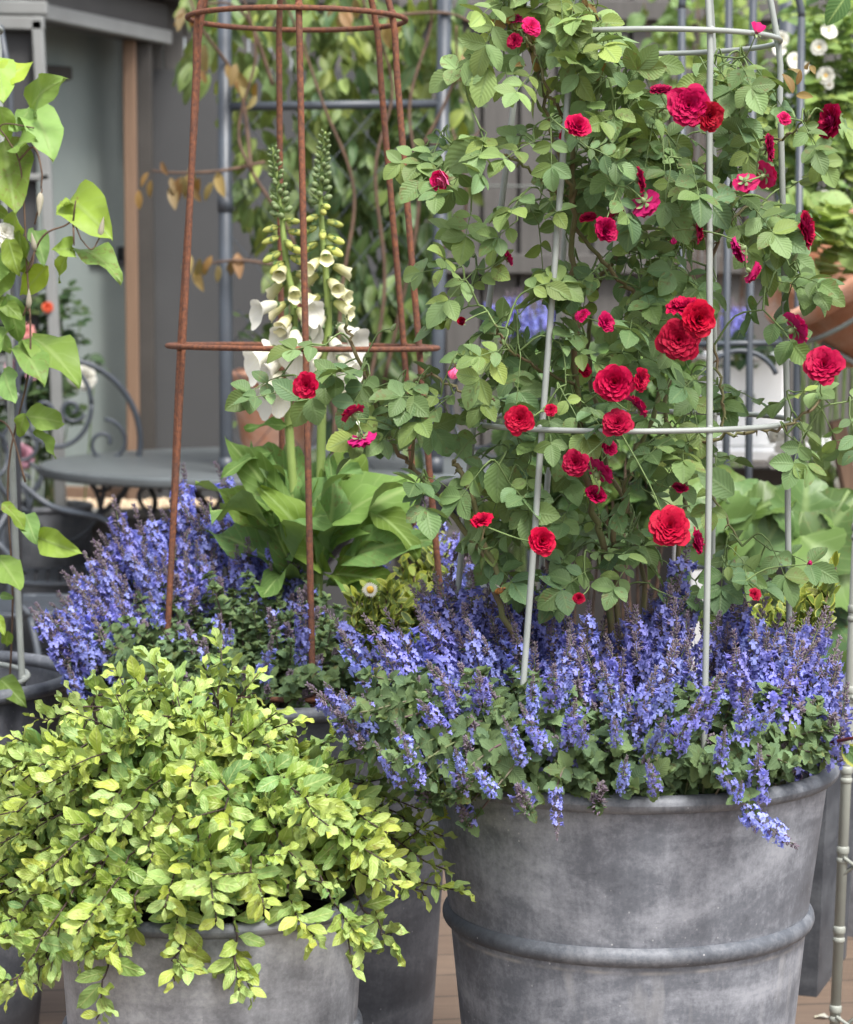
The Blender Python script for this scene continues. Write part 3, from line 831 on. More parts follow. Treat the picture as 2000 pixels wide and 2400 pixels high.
cL = POT_L[1]
obelisk((P(723, 1200, 4.2)[0], 4.2), (-.014, 0), [(ZR + .02, .262), (H - 132 * 4.2 / F, .222), (H + 624 * 4.2 / F, .176)],
        [R(a) for a in (-86, -26, 41, 103, 163, -152)], 'rust', .0054, 'rusty brown iron obelisk over the foxglove and catmint', rr=.0046)
obelisk((P(-230, 1200, 4.28)[0], 4.28), (-.01, 0), [(ZR + .0, .205), (H - 245 * 4.28 / F, .198), (H + 600 * 4.28 / F, .186)],
        [R(a) for a in (0, 60, 120, 180, 240, 300)], 'greycoat', .006, 'grey coated wire obelisk at the left edge carrying clematis', rr=.005)

# ------------------------------------------------------------------ red climbing rose
def rose():
    base = A([cR[0], 3.5, ZR - .05])
    t = thing('climbing_rose', base, 'climbing rose with deep red double flowers growing up the grey obelisk', 'rose')
    canes = [
        ([(1470, 1870, 3.52), (1420, 1330, 3.5), (1388, 1180, 3.48), (1356, 1000, 3.46), (1345, 800, 3.44), (1340, 600, 3.43), (1345, 380, 3.42), (1368, 180, 3.40), (1372, 40, 3.38), (1366, -60, 3.38)], .0055, .003),
        ([(1500, 1870, 3.55), (1440, 1330, 3.5), (1462, 1200, 3.5), (1482, 1080, 3.5), (1530, 980, 3.5), (1552, 850, 3.5), (1500, 720, 3.48), (1440, 640, 3.46), (1345, 530, 3.45)], .0045, .003),
        ([(1430, 1870, 3.45), (1200, 1480, 3.42), (1150, 1330, 3.42), (1060, 1205, 3.44), (985, 1110, 3.45), (925, 1050, 3.46), (897, 985, 3.46), (860, 900, 3.45), (826, 800, 3.44), (808, 745, 3.44)], .0048, .0022),
        ([(1540, 1870, 3.6), (1500, 1300, 3.6), (1430, 1100, 3.62), (1380, 850, 3.62), (1395, 690, 3.6), (1460, 590, 3.55), (1560, 570, 3.5), (1680, 540, 3.48), (1760, 480, 3.5)], .0042, .0022),
        ([(1580, 1870, 3.62), (1590, 1300, 3.62), (1610, 1150, 3.62), (1560, 950, 3.6), (1640, 700, 3.62), (1700, 480, 3.62), (1730, 330, 3.6), (1660, 200, 3.55)], .0042, .002),
        ([(1500, 1090, 3.5), (1570, 1065, 3.46), (1660, 1035, 3.40), (1760, 1010, 3.38), (1840, 1000, 3.38), (1900, 960, 3.40), (1945, 900, 3.42)], .003, .0018),
        ([(1345, 480, 3.43), (1320, 400, 3.40), (1290, 300, 3.38), (1265, 180, 3.38), (1225, 60, 3.38), (1240, -30, 3.36)], .003, .002),
        ([(1335, 280, 3.4), (1305, 250, 3.37), (1278, 190, 3.35), (1255, 120, 3.35), (1215, 70, 3.34)], .0026, .0016),
        ([(1310, 460, 3.42), (1250, 400, 3.38), (1180, 360, 3.36), (1110, 345, 3.35), (1060, 400, 3.34)], .0024, .0014),
        ([(1180, 1390, 3.40), (1110, 1180, 3.40), (1085, 1120, 3.40), (1065, 1080, 3.41)], .0042, .0036),
        ([(1345, 900, 3.42), (1250, 860, 3.38), (1180, 800, 3.34), (1160, 760, 3.32)], .0024, .0016),
        ([(960, 1100, 3.45), (990, 950, 3.42), (960, 915, 3.40), (1000, 880, 3.38), (1090, 920, 3.36), (1160, 940, 3.36)], .0026, .0016),
        ([(1700, 1010, 3.42), (1690, 900, 3.42), (1665, 800, 3.44), (1600, 760, 3.42)], .0024, .0014),
        ([(1420, 520, 3.45), (1480, 340, 3.40), (1560, 260, 3.36), (1640, 260, 3.34)], .0024, .0014),
        ([(1740, 330, 3.55), (1840, 320, 3.45), (1900, 270, 3.42)], .0022, .0014),
        ([(1560, 980, 3.55), (1680, 1180, 3.5), (1740, 1280, 3.48)], .0022, .0014),
    ]
    skel = []
    for pts, r0, r1 in canes:
        w = smooth_path([P(*q) for q in pts], 7)
        w[1:-1] += rng.normal(size=(len(w) - 2, 3)) * .0022
        mb = MB(); tube(mb, w, [r0, r1], 7)
        # thorns
        for k in range(2, len(w) - 1, 2):
            d = unit(np.cross(w[k + 1] - w[k], rv())); rr_ = r0 + (r1 - r0) * k / len(w)
            tube(mb, [w[k], w[k] + d * (rr_ + .003) , w[k] + d * (rr_ + .0065) + A([0, 0, -.002])], [.0020, .0012, .0002], 4)
        part('cane', mb, 'cane', t)
        skel += list(w)
    skel = [np.asarray(s) for s in skel]
    twig = MB(); fol = MB()
    def twig_to(p, r=.0013, sag=.012):
        S = A(skel); d2 = ((S - p) ** 2).sum(1); s = S[int(d2.argmin())]
        mid = (s + p) / 2 + A([0, 0, sag]) + rng.normal(size=3) * .006
        w = smooth_path([s, mid, p], 3)
        tube(twig, w, [r * 1.25, r * .8], 4, cap=False)
        skel.extend(list(w[2:]))
        return unit(p - mid)
    # flowers: x, y, width px, facing (x, y, z), kind
    C_ = (0, -1, .25)
    fl = [(1614, 246, 98, (-.1, -1, .2), 0), (1668, 272, 66, (.45, -1, -.1), 1), (1037, 423, 60, (-.65, -.75, -.1), 'p'), (1774, 76, 34, (.2, -.3, .6), 'h'),
          (1943, 282, 86, (-.5, -.2, .1), 2), (1840, 277, 34, (.3, -.8, .4), 'pl'), (1806, 346, 64, (1, -.25, .1), 0), (1800, 408, 62, (.7, .45, .25), 3), (1749, 430, 58, (.2, .6, -.5), 2),
          (1506, 420, 58, (.9, -.25, .2), 1), (1517, 480, 72, (.45, .55, -.45), 0), (1440, 502, 46, (-.3, .3, .5), 1), (1422, 538, 60, (.4, -.8, .2), 2), (1377, 506, 42, (-.2, -.4, .8), 3),
          (1641, 534, 64, (1, -.15, .1), 1), (1579, 563, 24, (0, -.5, -1), 'b'), (1894, 537, 88, (.95, -.35, .15), 2), (1729, 588, 62, (-.6, .2, -.3), 3), (1766, 640, 56, (.8, .1, -.5), 2),
          (1189, 600, 46, (.7, .2, .5), 'l'), (1083, 754, 24, (-.3, -.9, .2), 'c'), (1604, 712, 80, (-.1, -.35, 1), 1), (1640, 748, 86, (.25, -1, .1), 2), (1591, 796, 98, (-.15, -1, .1), 3),
          (1871, 766, 80, (.8, .25, .45), 'l'), (1931, 851, 90, (-.2, -1, .45), 0), (1440, 897, 90, (-.1, -1, .15), 2), (1507, 889, 54, (.75, -.7, 0), 1), (1497, 948, 66, (.6, .1, .6), 'l'),
          (1447, 988, 70, (-.1, -.9, .5), 3), (1217, 983, 68, (-.15, -1, .1), 0), (1424, 754, 46, (.5, -.7, .2), 1), (1364, 738, 38, (-.4, -.4, .6), 'pl'), (1371, 864, 42, (.5, -.5, .3), 2), (1291, 960, 28, C_, 1),
          (1356, 292, 62, (.3, -.7, .4), 2), (1322, 312, 36, (-.6, -.4, .3), 3), (1550, 206, 52, (0, -.4, .9), 0), (1206, 42, 40, (.1, -.5, .9), 'pl'), (1246, 62, 46, (.3, -.8, .3), 'pl'), (1204, 94, 36, (-.4, -.7, .2), 1),
          (1066, 871, 38, (-.35, -.3, -.75), 'pb'), (716, 904, 60, (-.3, -1, .1), 1), (824, 964, 62, (-.5, .2, .7), 'l'), (848, 1034, 66, (.2, .3, -.9), 'l'), (1128, 1216, 58, (-.3, -.4, .8), 'l'),
          (1571, 1230, 98, (0, -1, .55), 3), (1638, 1268, 62, (.9, -.3, .2), 0), (1272, 1268, 66, (.2, -1, .2), 2), (1347, 1085, 62, (-.2, -.9, .2), 0), (1410, 1100, 76, (.5, .3, .5), 1), (1398, 1156, 56, (.3, -.5, .7), 2),
          (1596, 1140, 40, (.2, -.3, .8), 3), (1430, 1048, 36, (.2, -.8, .4), 1), (1771, 1391, 30, (.3, -.8, .5), 1), (1897, 1320, 18, (.5, -.3, .3), 'b'), (1357, 1402, 28, C_, 2)]
    clusters = [  # photograph x, y, half sizes, distance, spread, number, youth
        (1260, 0, 90, 60, 3.37, .06, 34, .95), (1390, 70, 80, 90, 3.38, .07, 26, .8), (1060, 350, 60, 45, 3.35, .04, 8, .4), (1030, 400, 30, 35, 3.34, .03, 4, .3), (1150, 640, 80, 40, 3.34, .05, 10, .7), (1220, 1260, 120, 70, 3.46, .1, 16, .05), (1480, 1280, 130, 60, 3.5, .1, 18, .1), (1130, 900, 70, 60, 3.36, .05, 7, .4),
        (1260, 90, 105, 100, 3.38, .07, 28, .75), (1390, 190, 115, 110, 3.42, .12, 30, .35), (1550, 200, 190, 85, 3.44, .16, 40, .3),
        (1730, 240, 120, 110, 3.45, .12, 32, .3), (1430, 340, 150, 110, 3.42, .14, 44, .12), (1610, 390, 190, 120, 3.45, .16, 64, .08),
        (1750, 470, 110, 130, 3.46, .12, 38, .1), (1250, 320, 110, 60, 3.38, .06, 10, .5), (1120, 350, 100, 38, 3.36, .05, 10, .35),
        (1200, 480, 100, 55, 3.38, .06, 11, .2), (1150, 600, 85, 70, 3.38, .06, 8, .4), (1430, 600, 120, 120, 3.48, .12, 34, .1),
        (1620, 590, 120, 90, 3.48, .12, 26, .05), (1800, 640, 80, 100, 3.44, .06, 15, .1), (1150, 790, 95, 85, 3.33, .05, 14, .85),
        (1190, 700, 70, 50, 3.36, .05, 8, .5), (1400, 770, 105, 90, 3.46, .12, 24, .15), (1540, 760, 100, 110, 3.48, .12, 26, .2),
        (1250, 880, 130, 85, 3.38, .08, 18, .25), (1430, 900, 115, 90, 3.42, .10, 26, .1), (1570, 940, 120, 110, 3.48, .12, 28, .1),
        (1060, 930, 120, 60, 3.40, .06, 13, .25), (930, 930, 110, 65, 3.42, .05, 16, .25), (790, 890, 85, 85, 3.42, .05, 12, .1),
        (860, 1020, 75, 55, 3.42, .05, 8, .1), (1180, 1030, 115, 80, 3.42, .08, 14, .1), (1330, 1040, 110, 70, 3.44, .08, 20, .1),
        (1580, 1090, 100, 70, 3.48, .10, 10, .15), (1050, 1110, 75, 60, 3.42, .06, 9, .1), (1230, 1180, 120, 95, 3.46, .10, 18, .05),
        (1450, 1180, 120, 100, 3.55, .12, 22, .1), (1710, 1270, 110, 85, 3.46, .08, 17, .05), (1900, 940, 95, 105, 3.38, .06, 20, .2),
        (1935, 260, 65, 60, 3.40, .03, 7, .2), (1640, 1350, 120, 60, 3.50, .10, 12, .1),
        (1300, 1330, 120, 60, 3.50, .10, 12, .1), (690, 880, 30, 40, 3.42, .03, 3, .05), (1310, 480, 70, 120, 3.5, .12, 16, .15),
        (1480, 480, 160, 200, 3.62, .08, 24, .2), (1480, 900, 160, 260, 3.66, .08, 24, .2), (1650, 300, 150, 200, 3.64, .07, 18, .3)]
    jobs = []
    for (cx, cy, hx, hy, Y, sY, n, yg) in clusters:
        k = 0; n = max(2, int(n * .45)); tries = 0
        while k < n:
            a, b = U(-1, 1), U(-1, 1)
            tries += 1
            if a * a + b * b > 1.05: continue
            lx, ly = cx + a * hx, cy + b * hy
            if tries < 900 and any(abs(lx - np.interp(ly, (0, 600, 1000, 1400), xs_)) < wd_ and rng.random() < pr_ for xs_, wd_, pr_ in (((1225, 1160, 1107, 1058), 38, .9), ((1335, 1290, 1262, 1240), 30, .7), ((1645, 1648, 1655, 1664), 30, .65), ((1800, 1822, 1843, 1880), 24, .6))): continue
            if tries < 900 and any((cx + a * hx - q[0]) ** 2 + ((cy + b * hy - q[1] + 14)) ** 2 < (.5 * q[2] + 34) ** 2 for q in fl if q[2] > 40): continue
            jobs.append((P(cx + a * hx, cy + b * hy, Y + U(-1, 1) * sY), yg, A([(cx - 1490) / 500., 0, 0]))); k += 1
    S0 = A(skel)
    jobs.sort(key=lambda j: ((S0 - j[0]) ** 2).sum(1).min())
    for p, yg, outw in jobs:
        dt = twig_to(p)
        D = unit(dt * .55 + rv() * .65 + A([outw[0] * .4, -.25, -.12]))
        N = unit(UPV * .75 + TOCAM * .55 + rv() * .5)
        Lr = U(.035, .062); age = min(1, max(0, yg + .06 + rng.normal() * .24))
        X = unit(np.cross(D, N)); Nn = np.cross(X, D); dr = U(.1, .6)
        path = [p + D * Lr * s - UPV * Lr * dr * s * s * .5 for s in (0, .35, .7, 1)]
        tube(twig, path, [.0009, .0006], 4, cap=False, mi=1)
        lf = U(.031, .047)
        B, DD, LL = [path[-1]], [unit(path[-1] - path[-2])], [lf]
        pairs = [(.95, .88), (.42, .74)] if rng.random() < .6 else [(.95, .9), (.55, .8), (.12, .55)]
        for s, sc in pairs:
            q = path[0] + (path[-1] - path[0]) * s
            for sg in (-1, 1):
                B.append(q); DD.append(unit(D * .45 + X * sg + rv() * .15)); LL.append(lf * sc * U(.85, 1.1))
        n = len(B)
        leaves(fol, T_ROSE, A(B), A(DD), Nn + rng.normal(size=(n, 3)) * .28, A(LL), U(.95, 1.25), rng.uniform(.0, .7, n), rng.uniform(.1, .5, n),
               age=age + rng.normal(size=n) * .07)
    # a few hand-placed large leaves at the edges of the mass
    for (x, y, x2, y2, Y, yg) in ((700, 935, 640, 890, 3.38, .1), (1140, 330, 1040, 400, 3.34, .4), (1090, 200, 1130, 130, 3.33, .95), (1145, 160, 1120, 250, 3.33, 1.0),
                                  (1170, 1080, 1165, 1180, 3.38, .1), (1720, 1160, 1640, 1100, 3.42, .1), (1560, 480, 1620, 570, 3.34, .05), (1480, 500, 1470, 590, 3.33, .1), (1740, 280, 1790, 320, 3.36, .2)):
        a, b = P(x, y, Y), P(x2, y2, Y - .01)
        twig_to(a)
        leaves(fol, T_ROSE, [a], [b - a], [UPV * .4 + TOCAM + rv() * .2], [np.linalg.norm(b - a)], 1.1, .3, .25, age=yg)
    # bronze young tips
    for (x, y, n) in ((1195, 50, 7), (1230, 80, 5), (1366, 20, 9), (1360, 60, 4), (1240, 150, 3), (1405, 165, 3), (1885, 165, 3), (1860, 205, 3)):
        p = P(x, y, 3.36)
        leaves(fol, T_ROSE, np.repeat([p], n, 0) + rng.normal(size=(n, 3)) * .006, rv(n) + A([0, -.2, .2]), rv(n) + TOCAM, rng.uniform(.015, .038, n), .7, rng.uniform(.2, .9, n), .4, age=.6, mi=1)
    part('foliage', fol, ['rose_leaf', 'red_leaf'], t)
    for (x, y, wd, f, k) in fl:
        Y = 3.24 if f[1] < -.6 else 3.29
        if x < 1100 or x > 1830: Y += .05
        if wd < 50 and k not in ('p', 'b', 'pb', 'c', 'h'): Y += .06
        if (x, y) == (1943, 282): Y = 3.42
        p = P(x, y, Y); fz = unit(f); r = wd * mpp(Y) / 2 * 1.08
        z = lambda c_: p - fz * r * c_
        if k in ('p',): o = inst('flower', ROSE_CUP[1], t, z(.5), fz, r * 1.15, U(0, 6)); o['label'] = 'bright pink cupped flower'
        elif k == 'c': o = inst('flower', ROSE_CUP[0], t, z(.5), fz, r * 1.3, U(0, 6))
        elif k == 'pl': o = inst('flower', PINK_OPEN, t, z(.2), fz, r, U(0, 6)); o['label'] = 'pink flower half hidden by leaves'
        elif k == 'l': o = inst('flower', ROSE_LOOSE[0], t, z(.25), fz, r, U(0, 6))
        elif k == 'h': o = inst('flower', HALF, t, z(.2), fz, r * 1.2, U(0, 6)); o['label'] = 'spent flower with one petal left'
        elif k == 'b': o = inst('bud', BUD, t, z(.5), fz, r * 1.25, U(0, 6))
        elif k == 'pb': o = inst('bud', BUDP, t, z(.5), fz, r * 1.35, U(0, 6))
        else: o = inst('flower', ROSE[k], t, z(.28), fz, (r, r, r * U(.8, 1.05)), U(0, 6))
        c = bpy.data.objects.new('calyx', CALYX); COL.objects.link(c); c.parent = o
        if k in ('p', 'b', 'pb', 'c'): c.scale = (.9, .9, .9)
        bp = z(.28) - fz * r * .4
        twig_to(bp, .0011, -.004)
    for (x, y, Y) in ((921, 770, 3.42), (1862, 605, 3.4), (1400, 230, 3.36)):   # closed green buds
        p = P(x, y, Y); o = inst('bud', GREENBUD, t, p, unit((.5, -.2, .8)), .008, 0); twig_to(p, .001)
    part('twigs', twig, ['stem_green', 'stem_green'], t)
    return t
PINK_OPEN = rose_bloom(7, mat='rose_pink')
def half_mesh():
    mb = MB()
    for i in range(3): petal(mb, 1.4 + i * .8, .1, 1.3, .6, R(30), R(50), .3, .1)
    for i in range(16): tube(mb, [(0, 0, 0), (U(-.3, .4), U(-.3, .3), .35)], .03, 3, mi=1)
    return mb.mesh('spent_bloom', ['rose_pink', 'brown_vine'])
HALF = half_mesh()
def greenbud_mesh():
    mb = MB(); lathe(mb, [(.02, -.6), (.3, -.45), (.34, -.2), (.42, .1), (.32, .6), (.1, 1.0), (.01, 1.1)], segs=10)
    return mb.mesh('green_bud', ['calyx'])
GREENBUD = greenbud_mesh()
rose()

# ------------------------------------------------------------------ catmint
def catmint(c, label, spikes, leafy, trailing, depth, leaf_len=.026, maxparts=100):
    zr = ZR
    t = thing('catmint', A([c[0], c[1], zr - .05]), label, 'catmint', 'catmint plants in the zinc planters')
    st, fol = MB(), MB()
    rest = []
    jobs = [(p, 1) for p in spikes] + [(p, 0) for p in leafy] + [(p, 2) for p in trailing]
    placed = []
    for q, kind in jobs:
        x, y = q[0], q[1]
        Y = q[2] if len(q) > 2 and q[2] else depth(x, y)
        tip = P(x, y, Y)
        off = tip[:2] - c[:2]; rad = np.linalg.norm(off)
        rt = off * min(.72, .235 / max(rad, .01))
        root = A([c[0] + rt[0], c[1] + rt[1], zr - .05]) + A([U(-.02, .02), U(-.02, .02), 0])
        out = A([off[0], off[1], 0]) / max(rad, .05)
        over = max(0, rad - .2) * 3.2
        if kind == 2: axis = unit(q[3])
        else: axis = unit(UPV + out * (.15 + over * U(.6, 1.1)) + rv() * .30)
        if kind == 1:
            v = int(rng.integers(0, 6)); sc = U(.8, 1.08) * (q[3] if len(q) > 3 else 1); Ls = SPIKE_LEN[v] * sc
        elif kind == 0:
            v = int(rng.integers(0, 2)); sc = U(.7, 1.1); Ls = .04 * sc if rng.random() < .33 else 0
        else: v = q[4]; sc = q[5]; Ls = SPIKE_LEN[v] * sc
        b = tip - axis * Ls
        mid = root * .5 + b * .5 + A([0, 0, .03 + .25 * max(0, rad - .22)]) - axis * .02
        if kind == 2: mid = root * .4 + b * .6 + A([0, 0, .05])
        w = smooth_path([root, mid, b], 7)
        tube(st, w, [.0019, .0012], 5)
        if Ls:
            placed.append((b, axis, sc, v, kind))
        # opposite leaf pairs up the stem
        ln = np.linalg.norm(np.diff(w, axis=0), axis=1).sum()
        nn = max(4, int(ln / (.0155 if kind == 0 else .021)))
        B, D, N, L = [], [], [], []
        s0 = U(0, 3)
        for i in range(nn):
            s = (i + .6) / nn
            if kind == 2 and s < .5: continue
            k = min(len(w) - 2, int(s * (len(w) - 1))); pt = w[k] + (w[k + 1] - w[k]) * (s * (len(w) - 1) - k)
            ax = unit(w[k + 1] - w[k]); e = unit(np.cross(ax, A([.3, .9, .1]))); g_ = np.cross(ax, e)
            if pt[2] < ZR + .006 and math.hypot(pt[0] - c[0], pt[1] - c[1]) < .318: continue
            a = s0 + (i % 2) * 1.57
            for sg in (0, math.pi):
                d = e * math.cos(a + sg) + g_ * math.sin(a + sg)
                B.append(pt); D.append(unit(d + ax * U(.1, .7) + rv() * .2)); N.append(unit(ax * .6 + UPV * .6 + TOCAM * .35 + rv() * .3))
                L.append(leaf_len * U(.7, 1.2) * (1.0 if s < .8 else .72 if kind else .8))
        if kind == 0:     # rosette at the tip of a leafy shoot
            for i in range(6):
                d = rv(); B.append(b); D.append(unit(axis * .7 + d)); N.append(unit(axis + rv() * .3)); L.append(leaf_len * U(.35, .65))
        n = len(B)
        if n: leaves(fol, T_MINT, A(B), A(D), A(N), A(L), rng.uniform(.85, 1.15, n), rng.uniform(.1, .9, n), rng.uniform(.15, .6, n), age=np.clip(rng.normal(.22, .25, n), 0, 1), wav=.25)
    part('stems', st, 'mint_stem', t)
    part('foliage', fol, 'catmint_leaf', t)
    placed.sort(key=lambda q: (q[4] == 0, q[0][1]))
    for i, (b, ax, sc, v, kind) in enumerate(placed):
        me = BUDSPIKE[v] if kind == 0 else SPIKE[v]
        s = (sc * U(.88, 1.08), sc * U(.88, 1.08), sc)
        if i < maxparts: inst('flower_spike', me, t, b, ax, s, U(0, 6))
        else: rest.append((b, ax, s, me))
    if rest:
        o = None
        mb = MB()
        for b, ax, s, me in rest:
            n = len(me.vertices); V = np.empty(n * 3); me.vertices.foreach_get('co', V); V = V.reshape(-1, 3) * A(s)
            q = A(Vector(ax).to_track_quat('Z', 'Y').to_matrix()) @ rotz(U(0, 6)); V = V @ q.T + b
            lc = np.empty(n * 3); me.attributes['lc'].data.foreach_get('vector', lc)
            nf = len(me.polygons); ls = np.empty(nf, np.int32); lt = np.empty(nf, np.int32); mi = np.empty(nf, np.int32)
            me.polygons.foreach_get('loop_start', ls); me.polygons.foreach_get('loop_total', lt); me.polygons.foreach_get('material_index', mi)
            li = np.empty(len(me.loops), np.int32); me.loops.foreach_get('vertex_index', li)
            n0 = mb.n
            mb.add(V, np.zeros((0, 4), int), lc)
            for k in np.unique(lt):
                for m_ in np.unique(mi):
                    sel = np.where((lt == k) & (mi == m_))[0]
                    if len(sel):
                        mb.f.append(li[ls[sel][:, None] + np.arange(k)[None]] + n0); mb.mi.append(np.full(len(sel), m_))
        mb.f = [f for f in mb.f if len(f)]; mb.mi = [m_ for m_ in mb.mi if len(m_)]
        o = part('flower_spikes', mb, ['mint_petal', 'mint_calyx', 'mint_stem', 'catmint_leaf'], t); o['kind'] = 'stuff'
    return t
dR = lambda x, y: 3.56 - (y - 1300) / 580 * .37 + U(-.06, .06) + abs(x - 1480) / 500 * -.03
sp_R = [(x, y) for x, y in scatter([(950, 1370), (1090, 1330), (1290, 1310), (1340, 1410), (1480, 1400), (1580, 1350), (1650, 1400), (1760, 1380), (1850, 1430), (1950, 1430), (1985, 1540), (1960, 1640), (1860, 1560), (1650, 1510), (1400, 1530), (1150, 1520), (960, 1480)], 118, 28)]
sp_R += [(760, 1425), (800, 1480), (850, 1440), (885, 1500), (905, 1430), (940, 1490), (985, 1360), (1020, 1345), (1060, 1330), (1280, 1290), (1250, 1345), (1620, 1258), (1600, 1340), (1745, 1345), (1940, 1420), (1900, 1430), (1985, 1600), (1990, 1680, 3.5),
         (722, 1605, 3.24, .85), (760, 1600, 3.3, .7), (800, 1620, 3.22, .9), (850, 1630, 3.3, .8), (925, 1690, 3.18, .7), (880, 1740, 3.18, .5), (950, 1745, 3.16, .6), (1110, 1790, 3.13, .5), (1180, 1680, 3.16, .5), (1350, 1640, 3.16, .8), (1370, 1690, 3.15, .5), (1640, 1640, 3.16, .9), (1250, 1580, 3.2, .6), (1040, 1600, 3.24, .7),
         (1470, 1770, 3.12, .45), (1520, 1780, 3.11, .55), (1780, 1750, 3.15, .8), (1740, 1830, 3.12, .4), (1065, 1750, 3.12, .4), (1590, 1500, 3.25), (1340, 1490, 3.25, 1.0), (1720, 1480, 3.25), (1880, 1500, 3.3), (1820, 1650, 3.2, .6), (1910, 1640, 3.3, .7), (1960, 1580, 3.35, .8), (1460, 1600, 3.2, .5), (1000, 1550, 3.26, .9), (1120, 1570, 3.24, .8), (1300, 1560, 3.2, .9), (1410, 1555, 3.2, .8), (1540, 1560, 3.2, .9), (1690, 1580, 3.2, .9), (1760, 1620, 3.2, .8), (1860, 1570, 3.28, .9), (1220, 1650, 3.17, .6), (980, 1640, 3.2, .7), (1560, 1680, 3.14, .6), (1700, 1700, 3.14, .6), (1440, 1680, 3.14, .5)]
lf_R = scatter([(800, 1600), (900, 1560), (1200, 1560), (1500, 1590), (1850, 1600), (1960, 1660), (1935, 1780), (1700, 1845), (1400, 1860), (1150, 1870), (1000, 1870), (850, 1740)], 215, 19) + [(x, y, U(3.2, 3.3)) for x, y in scatter([(760, 1650), (900, 1640), (1080, 1780), (1100, 1890), (1010, 1900), (900, 1840), (800, 1740)], 34, 20)]
tr_R = [(1306, 1970, 3.14, (.02, -.25, -1), 4, .55), (1745, 1885, 3.14, (.5, -.3, -.7), 5, .55), (1868, 1985, 3.13, (.8, -.15, -.55), 3, .75), (1770, 1950, 3.13, (.2, -.3, -.6), 5, .4)]
catmint(cR, 'blue catmint with serrated grey-green leaves filling the big zinc planter', sp_R, lf_R, tr_R, dR)
dL = lambda x, y: 4.34 - (y - 1150) / 500 * .46 + U(-.05, .05)
sp_L = scatter([(80, 1420), (150, 1330), (250, 1220), (330, 1170), (560, 1160), (700, 1190), (720, 1300), (600, 1350), (420, 1290), (330, 1390), (150, 1480), (110, 1500)], 92, 26)
sp_L += [(72, 1425), (430, 1085), (415, 1120), (505, 1085), (265, 1160), (220, 1270), (800, 1190), (830, 1250), (880, 1245), (955, 1175), (1000, 1170), (1045, 1200), (920, 1230), (690, 1180), (620, 1175), (560, 1165), (760, 1230), (160, 1560, 4.0), (640, 1490, 3.9, .7), (540, 1460, 3.95, .5), (350, 1390, 4.0, .8), (700, 1380, 3.95), (720, 1450, 3.95, .8), (130, 1510, 4.05), (175, 1540, 4.05, .7), (1080, 1230), (1110, 1290)]
lf_L = scatter([(230, 1480), (380, 1350), (700, 1340), (900, 1450), (860, 1600), (620, 1640), (260, 1600)], 150, 22)
catmint(cL, 'blue catmint spilling over the dark planter under the rusty obelisk', sp_L, lf_L, [], dL, .024)

